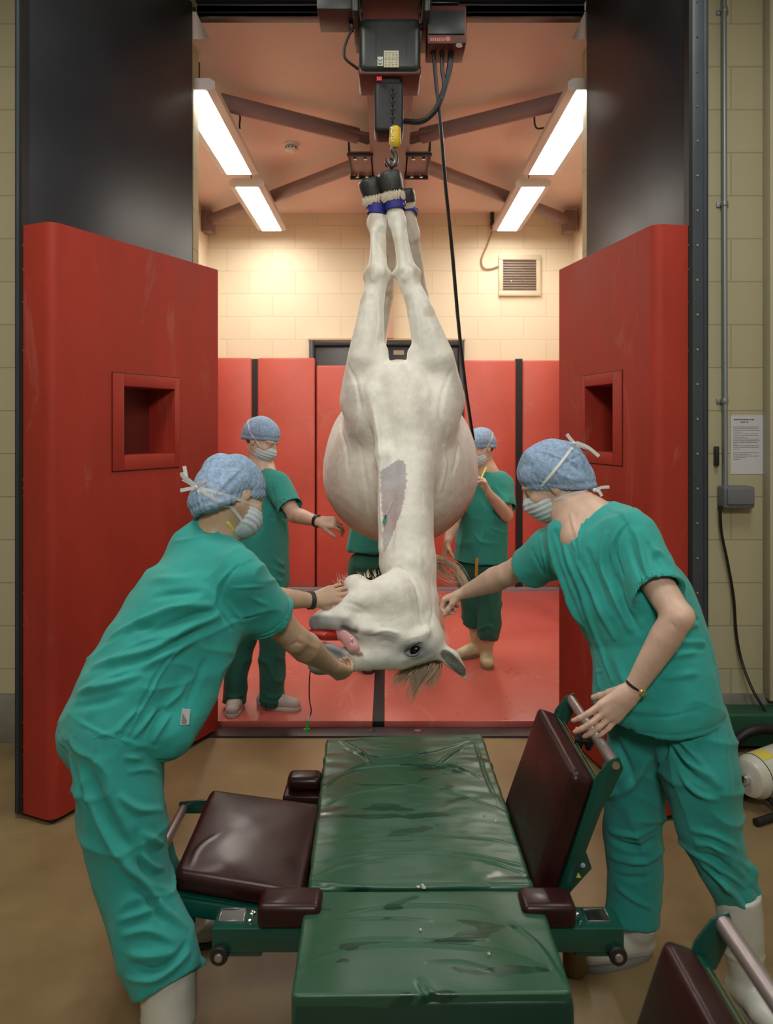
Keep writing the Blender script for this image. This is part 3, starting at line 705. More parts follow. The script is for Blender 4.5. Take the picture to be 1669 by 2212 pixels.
for k in range(7): lb.box((a.x + k * (b.x - a.x) / 7, 3.316, a.z), (a.x + (k + .7) * (b.x - a.x) / 7, 3.3195, b.z))
lb.cyl((H(967, 85, 3.32).x, 3.316, H(967, 85, 3.32).z), (H(967, 85, 3.32).x, 3.3195, H(967, 85, 3.32).z), .011, n=16)
lb.build('red_lettering', mat('orange_red_print', (.55, .16, .10), .5), tr)
lb = MB().lathe(H(991, 98, 3.318), (0, -1, 0), [(0, .010), (.002, .010)], squash=((1, 0, 0), 1.4)).build('badge', M['chrome'], tr)
for px in (935, 954, 974): q = H(px, 104, 3.40); MB().cyl(q + V((0, 0, .01)), q - V((0, 0, .03)), .011, n=12).build('cable_gland', M['black'], tr)
ho = empty('chain_hoist', tuple(H(840, 180)), 'dark electric chain hoist with rating plate hanging from the trolley', 'hoist')
body = Soft(.01)
a = H(777, 178); b = H(906, 64)
bb = MB().box((a.x, HY - .11, a.z), (b.x, HY + .13, b.z)); bo = bb.build('motor_body', M['hoist'], ho, bevel=.028, seg=4)
MB().box((a.x - .004, HY - .095, a.z - .012), (b.x + .002, HY + .12, a.z + .040)).build('lower_cover', M['hoist_red'], ho, bevel=.012, seg=3)
for px in (812, 876): q = H(px, 120); MB().box((q.x - .001, HY - .112, a.z + .05), (q.x + .001, HY - .108, b.z - .01)).build('cover_joint', M['black'], ho, smooth=False)
a = H(829, 146, HY - .111); b = H(861, 110, HY - .111)
pl_ = MB().box((a.x, HY - .1135, a.z), (b.x, HY - .110, b.z)).build('rating_plate', M['label'], ho, smooth=False)
pt = MB(); pt.box((a.x, HY - .1145, (a.z + b.z) / 2), (b.x, HY - .1135, (a.z + b.z) / 2 + .001))
for k in range(9):
    zz = a.z + .005 + k * (b.z - a.z) / 10
    for j in range(4): x_ = a.x + .004 + j * .015; pt.box((x_, HY - .1143, zz), (x_ + R.uniform(.006, .012), HY - .1135, zz + .0015))
pt.build('plate_text', mat('plate_text_ink', (.16, .15, .10), .6), pl_, smooth=False)
a = H(815, 143, HY - .111); b = H(827, 123, HY - .111); ce = MB().box((a.x, HY - .1135, a.z), (b.x, HY - .110, b.z)).build('approval_label', mat('label_white', (.5, .5, .46), .5), ho, smooth=False)
cx_, cz_ = (a.x + b.x) / 2, (a.z + b.z) / 2; let = MB()
def arc(cx0, cz0, r_, a0, a1, bar=False):
    n_ = 10
    for i in range(n_):
        t0_, t1_ = a0 + (a1 - a0) * i / n_, a0 + (a1 - a0) * (i + 1) / n_
        p_ = [(cx0 + rr * math.cos(t), HY - .1142, cz0 + rr * math.sin(t)) for rr, t in ((r_, t0_), (r_, t1_), (r_ - .0025, t1_), (r_ - .0025, t0_))]
        let.add(p_, [(0, 1, 2, 3)])
arc(cx_ , cz_ + .009, .0085, math.radians(180), math.radians(360)); arc(cx_, cz_ - .006, .0085, math.radians(180), math.radians(360))
let.box((cx_ - .001, HY - .1145, cz_ - .014), (cx_ + .001, HY - .1138, cz_ - .006))
let.build('approval_letters', M['ink'], ce, smooth=False)
q = H(819, 170, HY - .11); MB().cbox((q.x, HY - .108, q.z), (.022, .01, .018)).build('red_button', M['redbtn'], ho, bevel=.002)
q = H(843, 190); MB().cbox((q.x - .002, HY - .02, q.z), (.09, .09, .09)).build('chain_guide', M['black'], ho, bevel=.006)
a = H(808, 296, HY - .02); b = H(871, 186, HY - .02)
cb_ = Soft(.02); 
MB().box((a.x, HY - .08, a.z), (b.x, HY + .06, b.z)).build('chain_bag', mat('black_nylon_bag', (.010, .011, .014), .55), ho, bevel=.022, seg=4)
# load block and chain
lk = MB()
q0 = H(850, 186, HY - .09); 
z_ = q0.z; i = 0
xc = H(848, 250, HY - .09).x
while z_ > H(850, 280, HY - .09).z:
    pts = [V((xc + (.006 * math.cos(t) if i % 2 else 0), HY - .09 + (0 if i % 2 else .006 * math.cos(t)), z_ - .010 + .011 * math.sin(t))) for t in [k * math.pi / 5 for k in range(11)]]
    lk.tube(pts, .0022, n=5); z_ -= .017; i += 1
lk.build('load_chain', mat('oiled_chain', (.05, .05, .05), .35, metal=.8), ho)
q = H(851, 296, HY - .09); y0 = HY - .09
yb_ = MB().lathe((q.x + .004, y0, q.z + .046), (0, 0, -1), [(0, .014), (.008, .024), (.07, .026), (.085, .019), (.092, .012)], n=20, squash=((1, 0, 0), 1.0)).build('load_block', M['yellow'], ho)
wm = MB()
for (dx, dz, w_, h_, rt) in ((-.022, .030, .020, .005, .5), (-.024, .018, .006, .022, .1), (-.02, .004, .012, .004, -.4), (-.022, -.010, .005, .02, .4), (-.016, -.012, .005, .02, -.5), (-.020, -.026, .010, .004, .2)):
    wm.cbox((0, 0, 0), (w_ * .8, .002, h_), Matrix.Translation((q.x + .004 + dx * .6, y0 - .0235, q.z + dz)) @ Matrix.Rotation(rt, 4, 'Y'))
wm.build('white_marking', M['white'], yb_)
hk = MB(); hc = H(848, 330, HY - .09)
hk.tube(spline([hc + V((.002, 0, .04)), hc + V((.0, 0, .01)), hc + V((.012, 0, -.012)), hc + V((.012, 0, -.04)), hc + V((-.004, 0, -.056)), hc + V((-.018, 0, -.046)), hc + V((-.02, 0, -.028))]), [.010] * 49, n=10)
hk.build('hook', mat('dark_hook_steel', (.10, .10, .10), .35, metal=.9), ho)
# ---- hoist cables
def cabl(pts, r, lab): tag(MB().tube(spline(pts), r).build('hoist_cable', M['cable']), lab, 'cable')
cabl([H(936, 108, 3.40), H(941, 170, 3.40), H(951, 270, 3.42), H(962, 400, 3.5), H(976, 540, 3.6), H(990, 700, 3.7), H(1003, 820, 3.8), H(1013, 890, 3.9), H(1022, 950, 4.0)], .0085, 'long black pendant cable slanting down past the horse to the far right')
cabl([H(974, 108, 3.40), H(970, 150, 3.40), H(957, 200, 3.40), H(938, 240, 3.40), H(910, 262, 3.41), H(872, 262, 3.42)], .0125, 'thick black cable looping from control box to the chain bag')
cabl([H(955, 108, 3.40), H(955, 150, 3.40), H(959, 185, 3.40), H(952, 215, 3.395)], .009, 'short black cable joining the loop under the control box')
cabl([H(770, 46, 3.36), H(752, 80, 3.36), H(743, 108, 3.36), H(747, 128, 3.36), H(774, 150, 3.38)], .006, 'thin black cable looping at the left of the hoist body')
# ================================================================ the horse
M['coat'] = mat('white_horse_coat', (.7, .7, .6), 0.62, attr=True, var=0.10, vscale=26, bump=0.25, bscale=150, stretch=(1, 1, .35), sheen=0.25, detail=8)
M['hoof'] = mat('dark_hoof_horn', (.030, .030, .028), 0.5, var=0.5, vscale=18, bump=0.3, bscale=60, stretch=(1, 1, .2))
M['hair'] = mat('cream_horse_hair', (.78, .66, .50), 0.5, var=0.3, vscale=60, stretch=(1, 1, .1))
M['hair2'] = mat('tan_horse_hair', (.50, .36, .24), 0.5, var=0.3, vscale=60, stretch=(1, 1, .1))
M['fetlock'] = mat('cream_fetlock_hair', (.55, .48, .36), 0.7, bump=.5, bscale=90, stretch=(1, 1, .1))
M['eye'] = mat('dark_glossy_eye', (.005, .004, .005), 0.22)
M['tongue'] = mat('wet_pink_tongue', (.70, .36, .36), 0.22, coat=.7, var=.15, vscale=30, bump=.05, bscale=120)
M['blue_strap'] = mat('royal_blue_webbing', (.015, .015, .22), 0.6, bump=.2, bscale=200)
hs = Soft(.035)
d0 = 3.38
def h_(px, py, d, r): return (P(px, py, d), r)
# barrel, hindquarters, chest
hs.ell(P(864, 990, 3.86), (.372, .56, .37), k=.02)
hs.ell(P(864, 1040, 3.78), (.355, .42, .30), k=.08)
hs.ell(P(862, 930, 4.34), (.25, .33, .30), k=.10)
hs.ell(P(866, 888, 3.50), (.225, .24, .235), k=.06)
hs.ell(P(793, 888, 3.48), (.105, .20, .20), ax=[(1, 0, .12), (0, 1, 0), (-.12, 0, 1)], k=.05)
hs.ell(P(942, 888, 3.48), (.110, .20, .20), ax=[(1, 0, -.12), (0, 1, 0), (.12, 0, 1)], k=.05)
hs.ell(P(853, 836, 3.33), (.080, .085, .105), k=.05)
hs.ell(P(870, 905, 3.32), (.105, .10, .15), k=.06)
# forelegs: hoof end to elbow
Y = (0, 1, 0)
hs.chain([h_(776, 862, 3.46, .088), h_(790, 775, 3.39, .082), h_(797, 720, 3.385, .068), h_(803, 660, 3.39, .053), h_(812, 612, 3.40, .043)], k=.035)
hs.chain([h_(812, 612, 3.40, .044), h_(814, 588, 3.39, .048), h_(816, 566, 3.40, .038), h_(816, 520, 3.41, .0325), h_(815, 497, 3.41, .033)], k=.018)
hs.chain([h_(815, 486, 3.405, .039), h_(814, 470, 3.40, .038), h_(812, 448, 3.41, .030), h_(806, 428, 3.41, .036), h_(801, 412, 3.41, .043)], k=.018)
hs.chain([h_(960, 862, 3.46, .092), h_(938, 775, 3.39, .086), h_(922, 720, 3.385, .072), h_(903, 660, 3.39, .055), h_(884, 612, 3.40, .044)], k=.035)
hs.chain([h_(884, 612, 3.40, .045), h_(879, 588, 3.39, .049), h_(875, 566, 3.40, .038), h_(867, 520, 3.40, .0325), h_(861, 492, 3.40, .033)], k=.018)
hs.chain([h_(858, 478, 3.395, .039), h_(855, 464, 3.39, .038), h_(850, 440, 3.38, .031), h_(847, 424, 3.38, .038), h_(845, 408, 3.38, .044)], k=.018)
for px, py, r in ((792, 596, .018), (836, 592, .016), (834, 600, .012), (858, 592, .018), (902, 592, .018)): hs.ell(P(px, py, 3.40), (r, r, r * 1.3), k=.02)
hs.cone(P(806, 600, 3.355), P(806, 500, 3.375), .010, .012, k=.02); hs.cone(P(873, 600, 3.355), P(860, 492, 3.37), .010, .012, k=.02)
hs.cone(P(826, 560, 3.43), P(826, 490, 3.43), .012, .012, k=.015); hs.cone(P(884, 560, 3.43), P(872, 485, 3.43), .012, .012, k=.015)
hs.ell(P(800, 482, 3.42), (.016, .02, .022), k=.02); hs.ell(P(868, 474, 3.42), (.018, .02, .022), k=.02)
# pectoral folds and armpit lines
hs.cone(P(826, 760, 3.36), P(806, 850, 3.32), .020, .035, k=.05); hs.cone(P(892, 764, 3.36), P(905, 850, 3.32), .022, .035, k=.05)
hs.cone(P(812, 806, 3.25), P(800, 842, 3.26), .010, .008, k=.03, sub=True); hs.cone(P(905, 806, 3.25), P(914, 842, 3.26), .010, .008, k=.03, sub=True)
# hind legs, mostly behind the forelegs
for sx, hp, st, hk, ft, hf in ((-1, (800, 900, 4.35), (792, 800, 4.20), (826, 640, 3.98), (846, 510, 3.66), (842, 448, 3.56)), (1, (925, 900, 4.35), (938, 800, 4.20), (902, 640, 3.98), (888, 505, 3.62), (879, 455, 3.55))):
    hs.chain([(P(*hp), .17), (P(*st), .090), (P(*hk), .050)], k=.06)
    hs.chain([(P(*hk), .054), (P(*ft), .033)], k=.02); hs.chain([(P(*ft), .041), (P(*hf), .031), (P(hf[0] - 2, hf[1] - 26, hf[2] - .03), .042)], k=.02)
# neck
NS = (Y, 1.30)
hs.chain([h_(868, 905, 3.50, .155), h_(880, 980, 3.36, .128), h_(880, 1060, 3.26, .113), h_(880, 1140, 3.20, .108), h_(880, 1215, 3.16, .107)], k=.06, sq=NS)
hs.chain([h_(880, 1215, 3.16, .105), h_(898, 1290, 3.12, .088), h_(912, 1350, 3.09, .070)], k=.05, sq=NS)
hs.cone(P(826, 985, 3.20), P(830, 1180, 3.12), .022, .020, k=.05)
hs.cone(P(806, 850, 3.28), P(823, 985, 3.22), .018, .020, k=.05)
# head (lying on its side, nose to the left, crown hanging down)
HA = [(-1, -.10, -.16), (.10, -1, 0), (-.16, 0, 1)]
hs.ell(P(862, 1312, 3.00), (.120, .080, .125), ax=HA, k=.045)       # cheek
hs.ell(P(838, 1295, 2.98), (.085, .06, .085), ax=HA, k=.04)
hs.ell(P(905, 1372, 3.00), (.085, .085, .085), ax=HA, k=.05)        # skull
hs.chain([h_(912, 1385, 3.00, .078), h_(860, 1402, 2.98, .076), h_(800, 1412, 2.96, .060), h_(752, 1424, 2.94, .050), h_(712, 1430, 2.92, .050), h_(692, 1430, 2.92, .050)], k=.035)
hs.chain([h_(852, 1345, 2.98, .085), h_(800, 1350, 2.96, .062), h_(775, 1358, 2.95, .050)], k=.04)
hs.chain([h_(850, 1282, 2.98, .070), h_(800, 1290, 2.96, .048), h_(765, 1300, 2.95, .040), h_(735, 1322, 2.94, .036)], k=.04)   # lower jaw, chin side
hs.chain([h_(775, 1345, 2.95, .036), h_(730, 1340, 2.93, .038), h_(698, 1338, 2.92, .038), h_(684, 1344, 2.92, .030)], k=.03)
hs.chain([h_(748, 1334, 2.91, .022), h_(764, 1350, 2.90, .014)], k=.02)
hs.ell(P(768, 1262, 3.02), (.05, .05, .038), k=.04)
# cheek crest, brow, temple, orbit
hs.cone(P(790, 1362, 2.895), P(868, 1372, 2.905), .010, .016, k=.035)
hs.cone(P(862, 1388, 2.912), P(900, 1378, 2.908), .014, .016, k=.04); hs.ell(P(900, 1388, 2.925), (.030, .018, .024), k=.02)
hs.cone(P(905, 1374, 2.912), P(924, 1364, 2.915), .009, .008, k=.03); hs.cone(P(874, 1420, 2.92), P(905, 1412, 2.915), .010, .010, k=.02)
hs.cone(P(800, 1385, 2.885), P(845, 1390, 2.88), .016, .012, k=.04, sub=True)
hs.ell(P(898, 1402, 2.895), (.024, .018, .014), ax=[(1, 0, .45), (0, 1, 0), (-.45, 0, 1)], k=.012, sub=True)
# mouth opening, nostril
hs.chain([], k=.01)
hs.cone(P(640, 1385, 2.90), P(745, 1378, 2.90), .030, .020, k=.02, sub=True, sq=((0, 1, 0), 3.2))
hs.cone(P(745, 1378, 2.92), P(772, 1384, 2.90), .016, .004, k=.01, sub=True, sq=((0, 1, 0), 3.0))
hs.chain([h_(700, 1392, 2.90, .010), h_(722, 1400, 2.895, .014), h_(748, 1412, 2.895, .012)], k=.02)
hs.ell(P(684, 1440, 2.865), (.020, .012, .010), k=.008, sub=True)
# ears
hs.cone(P(936, 1392, 3.00), P(952, 1408, 2.99), .034, .030, k=.03)
hs.chain([(P(950, 1404, 2.985), .028), (P(974, 1422, 2.97), .037), (P(994, 1446, 2.96), .023), (P(1007, 1468, 2.95), .004)], k=.012)
hs.cone(P(968, 1420, 2.930), P(999, 1453, 2.932), .021, .007, k=.006, sub=True)
hs.chain([(P(930, 1405, 3.12), .026), (P(925, 1430, 3.14), .026), (P(915, 1455, 3.15), .006)], k=.02)
vv, qq = hs.mesh(.0062, 2)
hm = np_mesh('horse', vv, qq)
def hfn(p, n):
    z = p[:, 2]; y = p[:, 1]
    d = vnoise(p * [1, 1, .5], 9) * .0035 + vnoise(p, 28) * .0012
    face = (y < 3.12) & (z < 1.35)
    d += np.where(face, vnoise(p * [1, 1, 1.6], 22) * .0015, 0)
    return d
TE = []
displace(hm, folds=[
    ([(752, 790), (770, 830), (778, 880), (768, 930)], -.006, .010), ([(806, 880), (815, 930), (820, 985)], .010, .012),
    ([(975, 800), (955, 850), (950, 900), (958, 960)], -.006, .010), ([(820, 1010), (822, 1090), (826, 1160)], .006, .006),
    ([(738, 905), (745, 960), (752, 1010)], -.008, .012), ([(1000, 900), (990, 960), (978, 1020)], -.008, .012),
    ([(968, 930), (962, 1000), (950, 1060)], .007, .012), ([(775, 960), (790, 1040), (800, 1110)], -.005, .012),
    ([(940, 960), (940, 1060), (942, 1140)], -.004, .010), ([(835, 1232), (868, 1230), (895, 1262), (905, 1310), (912, 1350)], -.007, .008),
    ([(930, 1250), (935, 1300), (928, 1350)], -.004, .008), ([(905, 1180), (908, 1240)], .003, .01), ([(860, 1130), (850, 1190)], .003, .01),
    ([(790, 1370), (830, 1362), (862, 1368)], .006, .006), ([(808, 1395), (830, 1385), (850, 1390)], -.005, .007),
    ([(800, 640), (794, 700), (788, 750)], -.004, .008), ([(815, 630), (820, 690), (815, 740)], .004, .008), ([(905, 640), (925, 700), (945, 760)], -.004, .008), ([(890, 630), (900, 690), (905, 740)], .004, .008),
    ([(868, 1390), (880, 1380), (905, 1374), (922, 1366)], .0025, .0045), ([(875, 1412), (890, 1420), (908, 1414)], .004, .004),
    ([(760, 1385), (768, 1400), (778, 1410)], .004, .006), ([(745, 1300), (775, 1310), (800, 1330)], -.004, .008),
], fn=hfn)
p = coords(hm); n = normals(hm); x, y, z = p.T
c = np.tile([.84, .82, .74], (len(p), 1))
def mixc(c, col, m): m = np.clip(m, 0, 1)[:, None]; return c * (1 - m) + np.array(col) * m
def sm(a, b, v): t = np.clip((v - a) / (b - a), 0, 1); return t * t * (3 - 2 * t)
c = mixc(c, (.62, .46, .36), sm(1.62, 1.15, z) * sm(3.30, 3.6, y) * (.85 + .3 * vnoise(p, 14)))               # thin-haired pink flanks
c = mixc(c, (.66, .50, .42), sm(.20, .36, vnoise(p * [1.5, 1, .6], 7)) * (y > 3.35) * (z < 1.6) * .5)
c = mixc(c, (.60, .60, .55), sm(.15, .6, vnoise(p, 5)) * .5)
c = mixc(c, (.35, .32, .31), sm(.35, .7, vnoise(p + 3, 9)) * sm(.12, .2, abs(x - .07)) * sm(1.5, 1.75, z) * sm(2.0, 1.9, z) * .3)    # dapples by the elbows
c = mixc(c, (.55, .47, .33), sm(.1, .6, vnoise(p + 9, 16)) * (z > 2.1) * .6)                                 # stained knees and pasterns
kn = np.exp(-((z - P(0, 590, 3.4).z) / .05) ** 2) * sm(-.2, .3, vnoise(p, 30)); c = mixc(c, (.48, .42, .30), kn * .5)
def seg(a, b): return polydist(p, [tuple(a), tuple(b)])[0]
# clipped patch down the jugular groove
A = [(862, 992), (878, 1000), (877, 1050), (868, 1100), (850, 1150), (834, 1190), (828, 1190), (826, 1120), (822, 1060), (820, 1018)]
def inpoly(u, v, poly):
    r = np.zeros(len(u), bool)
    for (x0, y0), (x1, y1) in zip(poly, poly[1:] + poly[:1]):
        t = ((y0 > v) != (y1 > v)) & (u < (x1 - x0) * (v - y0) / ((y1 - y0) or 1e-9) + x0); r ^= t
    return r
Az = [(P(a, b, 3.12).x, P(a, b, 3.12).z) for a, b in A]
w_ = vnoise(p, 120) * .004
pu = P(0, 0, 1); xs = x * 3.12 / y; zs = EYE + (z - EYE) * 3.12 / y
m = inpoly(xs + w_, zs + w_, Az) & (n[:, 1] < -.0) & (y < 3.4)
c = mixc(c, (.42, .39, .41), m * (.92 + .3 * vnoise(p, 18))); c = mixc(c, (.50, .36, .35), m * sm(.0, .5, vnoise(p + 5, 9)) * .6)
# grey skin of muzzle, lips, round the eye
g = np.maximum(sm(P(775, 0, 2.93).x, P(735, 0, 2.93).x, x) * sm(P(0, 1318, 2.93).z, P(0, 1330, 2.93).z, z + vnoise(p, 25) * .01), 0) * (z < 1.1) * (y < 3.1)
c = mixc(c, (.27, .265, .27), g * (.80 + .5 * vnoise(p, 22)))
c = mixc(c, (.10, .09, .10), sm(.018, .006, seg(P(740, 1352, 2.90), P(768, 1362, 2.90))) * .9)
c = mixc(c, (.30, .31, .29), sm(P(0, 1440, 2.9).z, P(0, 1458, 2.9).z, z) * (x < P(765, 0, 2.93).x) * (y < 3.1) * .8)
e = P(897, 1403, 2.915)
de = np.sqrt(((x - e.x) * .85 + (z - e.z) * .3) ** 2 + ((z - e.z) * 1.3) ** 2 + (y - e.y) ** 2)
c = mixc(c, (.15, .15, .175), sm(.062, .022, de + vnoise(p, 40) * .008) * .95); c = mixc(c, (.52, .52, .50), sm(.11, .05, de) * .35)
ear = sm(.026, .019, seg(P(962, 1414, 2.94), P(998, 1450, 2.94))) * (n[:, 1] < 0)
c = mixc(c, (.10, .085, .065), ear * .95)  # shade of the ear hollow painted into the coat colour
c = mixc(c, (.50, .46, .40), (seg(P(905, 1345, 2.95), P(885, 1280, 2.95)) < .03) * .25)
mm = (y < 3.0) & (z < P(0, 1362, 2.9).z) & (z > P(0, 1402, 2.9).z) & (x < P(757, 0, 2.9).x)
c = mixc(c, (.30, .03, .03), mm * sm(.3, -.3, n[:, 0] * 0 + np.abs(n[:, 2]) * -1 + .5) * .0)
paint(hm, np.clip(c * (1 + vnoise(p, 60)[:, None] * .06), .01, .9))
horse = link('horse', hm, M['coat'])
tag(horse, 'white horse hung upside down by its bound legs, head tipped sideways with tongue out', 'horse')
# hooves (dark horn), coronet hair
def hoof(a, b, r0, r1, sq):
    a = V(a); b = V(b); ax = (b - a).normalized(); L = (b - a).length
    MB().lathe(a - ax * .004, ax, [(0, r0 * .8), (.003, r0 * .97), (L * .15, r0), (L * .5, (r0 + r1) / 2 + .002), (L * .80, r1), (L * .93, r1 * .95), (L, r1 * .82), (L - .004, r1 * .70), (L - .010, 0)], n=36, squash=((0, 1, 0), sq)).build('hoof', M['hoof'], horse, ang=50)
hoof(P(806, 424, 3.41), P(795, 386, 3.40), .047, .050, 1.15); hoof(P(848, 413, 3.38), P(839, 370, 3.37), .049, .052, 1.15)
hoof(P(843, 428, 3.53), P(842, 395, 3.52), .043, .047, 1.1); hoof(P(877, 438, 3.52), P(872, 408, 3.51), .043, .046, 1.1)
def strands(name, items, m, parent=horse, seed=1, lab=None):
    """items: list of (point list, count, root spread, tip spread, radius)"""
    rr = random.Random(seed); b = MB()
    for pts, cnt, s0, s1, r in items:
        base = spline(pts, 5)
        for _ in range(cnt):
            o0 = V((rr.gauss(0, 1), rr.gauss(0, .7), rr.gauss(0, .6))); o1 = o0 * .5 + V((rr.gauss(0, 1), rr.gauss(0, .7), rr.gauss(0, 1))) * .7
            cut_ = rr.uniform(.7, 1.0); q = []; m_ = max(3, int(len(base) * cut_))
            for i, c_ in enumerate(base[:m_]):
                t = i / (len(base) - 1); q.append(c_ + o0 * s0 * (1 - t) + o1 * (s1 * t))
            b.tube(q, [r * (1 - .85 * i / (len(q) - 1)) for i in range(len(q))], n=4)
    o = b.build(name, m, parent, ang=80); return o
strands('forelock', [([P(905, 1415, 3.05), P(890, 1440, 3.03), P(868, 1462, 3.02), P(846, 1490, 3.01)], 110, .022, .014, .0022),
                     ([P(920, 1415, 3.05), P(912, 1445, 3.03), P(898, 1475, 3.02), P(880, 1522, 3.01)], 170, .024, .014, .0022),
                     ([P(932, 1405, 3.06), P(936, 1432, 3.04), P(935, 1460, 3.03), P(920, 1498, 3.02)], 120, .018, .016, .0022),
                     ([P(915, 1412, 3.08), P(900, 1440, 3.06), P(880, 1460, 3.05), P(870, 1480, 3.05)], 60, .03, .02, .0022)], M['hair2'], seed=3)
strands('mane', [([P(940, 1180 + k * 26, 3.20), P(949, 1200 + k * 26, 3.20), P(956, 1228 + k * 27, 3.18), P(962, 1255 + k * 28, 3.17)], 16, .012, .022, .0014) for k in range(4, 7)], M['hair'], seed=4)
strands('chin_hair', [([P(735 + k * 12, 1262 - k * 3, 3.0), P(733 + k * 12, 1254 - k * 3, 3.0), P(729 + k * 13, 1246 - k * 3, 3.0)], 12, .008, .012, .0010) for k in range(7)], M['hair'], seed=5)
strands('tail', [([P(870, 1010, 4.62), P(895, 1110, 4.66), P(915, 1170, 4.66), P(940, 1210, 4.64)], 60, .025, .012, .0028),
                 ([P(938, 1208, 4.64), P(960, 1214, 4.62), P(985, 1228, 4.6), P(1005, 1258, 4.58), P(1012, 1280, 4.56)], 110, .018, .014, .0026),
                 ([P(940, 1222, 4.62), P(962, 1240, 4.6), P(985, 1252, 4.6), P(1000, 1262, 4.58)], 30, .014, .014, .0022),
                 ([P(942, 1238, 4.62), P(960, 1252, 4.6), P(990, 1258, 4.6), P(1012, 1250, 4.58)], 10, .012, .02, .0016)], M['hair'], seed=6)
for nm, a, b, r in (('fetlock_hair', (807, 434, 3.41), (803, 418, 3.41), .048), ('fetlock_hair', (849, 426, 3.38), (846, 408, 3.38), .050)):
    a = P(*a); b = P(*b); ax = (b - a).normalized(); ff = MB(); rr = random.Random(2)
    for k in range(150):
        t = 2 * math.pi * k / 150; u = V((math.cos(t), math.sin(t), 0)); u = (u - ax * u.dot(ax)).normalized()
        q0 = a + u * (r - .006) - ax * .014 + ax * rr.uniform(-.01, .006); ff.tube([q0, q0 + ax * .016 + u * .008, q0 + ax * .030 + u * .006], [.0032, .0026, .0008], n=4)
    ff.build(nm, M['fetlock'], horse, ang=80)
# eye
MB().lathe(P(897, 1403, 2.922), (0, -1, .1), [(0, .0), (0, .022), (.010, .020), (.017, .015), (.021, .008), (.0225, 0)], n=24, squash=((1, 0, .45), 1.35)).build('eye', M['eye'], horse, ang=80)
b = MB(); b.tube(spline([P(872, 1408, 2.905), P(885, 1398, 2.895), P(900, 1388, 2.893), P(913, 1388, 2.90)]), [.002 + .0035 * math.sin(math.pi * i / 24) for i in range(25)], n=8)
b.build('upper_eyelid', mat('dark_grey_lid', (.09, .09, .105), .4), horse)
b = MB(); b.tube(spline([P(872, 1410, 2.905), P(886, 1416, 2.90), P(902, 1412, 2.897), P(912, 1396, 2.90)]), [.002 + .0025 * math.sin(math.pi * i / 24) for i in range(25)], n=8)
b.build('lower_eyelid', mat('grey_lid', (.16, .16, .18), .45), horse)
# tongue
ts = Soft(.012)
pts = [(P(722, 1370, 2.925), .018), (P(744, 1374, 2.903), .025), (P(757, 1388, 2.888), .027), (P(764, 1400, 2.880), .023), (P(773, 1409, 2.878), .011), (P(784, 1412, 2.878), .003)]
ts.chain(pts, k=.006, sq=((.15, 1, .2), .55))
ts.cone(P(760, 1386, 2.876), P(764, 1400, 2.872), .003, .002, k=.006, sub=True)
vv, qq = ts.mesh(.0022, 2); link('tongue', np_mesh('tongue', vv, qq), M['tongue'], horse)
tt = Soft(.01); tt.chain([(P(672, 1368, 2.90), .016), (P(700, 1372, 2.90), .020), (P(735, 1372, 2.93), .020), (P(760, 1368, 2.96), .018)], k=.004)
vv, qq = tt.mesh(.003, 1); tag(link('mouth_gag', np_mesh('mouth_gag', vv, qq), mat('red_rubber_tube', (.42, .02, .01), .35, coat=.3)), 'short red rubber tube held in the horse mouth above the tongue', 'tube')
# hobble straps
def strap(a, ax, r, w_, sq, lab):
    a = V(a); ax = V(ax).normalized(); e_ = empty('hobble_strap', tuple(a), lab, 'strap', 'blue hobble straps on the pasterns')
    b = MB(); n_ = 40; u = (V((1, 0, 0)) - ax * ax.x).normalized(); v_ = ax.cross(u); vs = []
    for i in range(n_):
        t = 2 * math.pi * i / n_
        for rr_, hh in ((r, -w_ / 2), (r + .004, -w_ / 2 + .002), (r + .004, w_ / 2 - .002), (r, w_ / 2)): vs.append(a + (u * math.cos(t) + v_ * math.sin(t) * sq) * rr_ + ax * hh)
    b.add(vs, [(i * 4 + k, i * 4 + k + 1, ((i + 1) % n_) * 4 + k + 1, ((i + 1) % n_) * 4 + k) for i in range(n_) for k in range(3)])
    b.build('webbing', M['blue_strap'], e_, ang=60)
    g = MB(); c_ = a + u * (r + .006); c_ += V((0, -.012, 0)); g.tube([c_ + ax * .012 * math.cos(t) + V((0, -1, 0)) * .010 * math.sin(t) for t in [k * math.pi / 6 for k in range(13)]], .0025, n=6)
    g.build('ring', M['chrome'], e_)
strap(P(814, 454, 3.405), (.14, 0, 1), .038, .046, 1.12, 'blue webbing hobble strap round the left foreleg below its hoof')
strap(P(852, 443, 3.385), (-.12, 0, 1), .040, .046, 1.12, 'blue webbing hobble strap round the right foreleg below its hoof')
strap(P(880, 458, 3.56), (-.1, .3, 1), .040, .040, 1.1, 'blue webbing hobble strap round the rear leg at right')
strap(P(842, 450, 3.57), (.05, .3, 1), .040, .040, 1.1, 'blue webbing hobble strap round the rear leg hidden behind the forelegs')
rg = MB(); hc = P(845, 352, 3.36)
for dx, r_ in ((-.016, .014), (.0, .018), (.018, .014)): rg.tube([hc + V((dx + r_ * .6 * math.cos(t), .01 * math.sin(2 * t), r_ * math.sin(t))) for t in [k * math.pi / 8 for k in range(17)]], .0045, n=8)
for a, b_ in (((845, 356, 3.36), (832, 430, 3.46)), ((845, 356, 3.36), (866, 430, 3.48))): rg.tube([P(*a), P((a[0] + b_[0]) / 2, (a[1] + b_[1]) / 2, 3.45), P(*b_)], .004, n=6)
tag(rg.build('lifting_chain', mat('dark_chain_rings', (.08, .08, .08), .4, metal=.7)), 'dark rings and links joining the hook to the hobbles', 'chain')
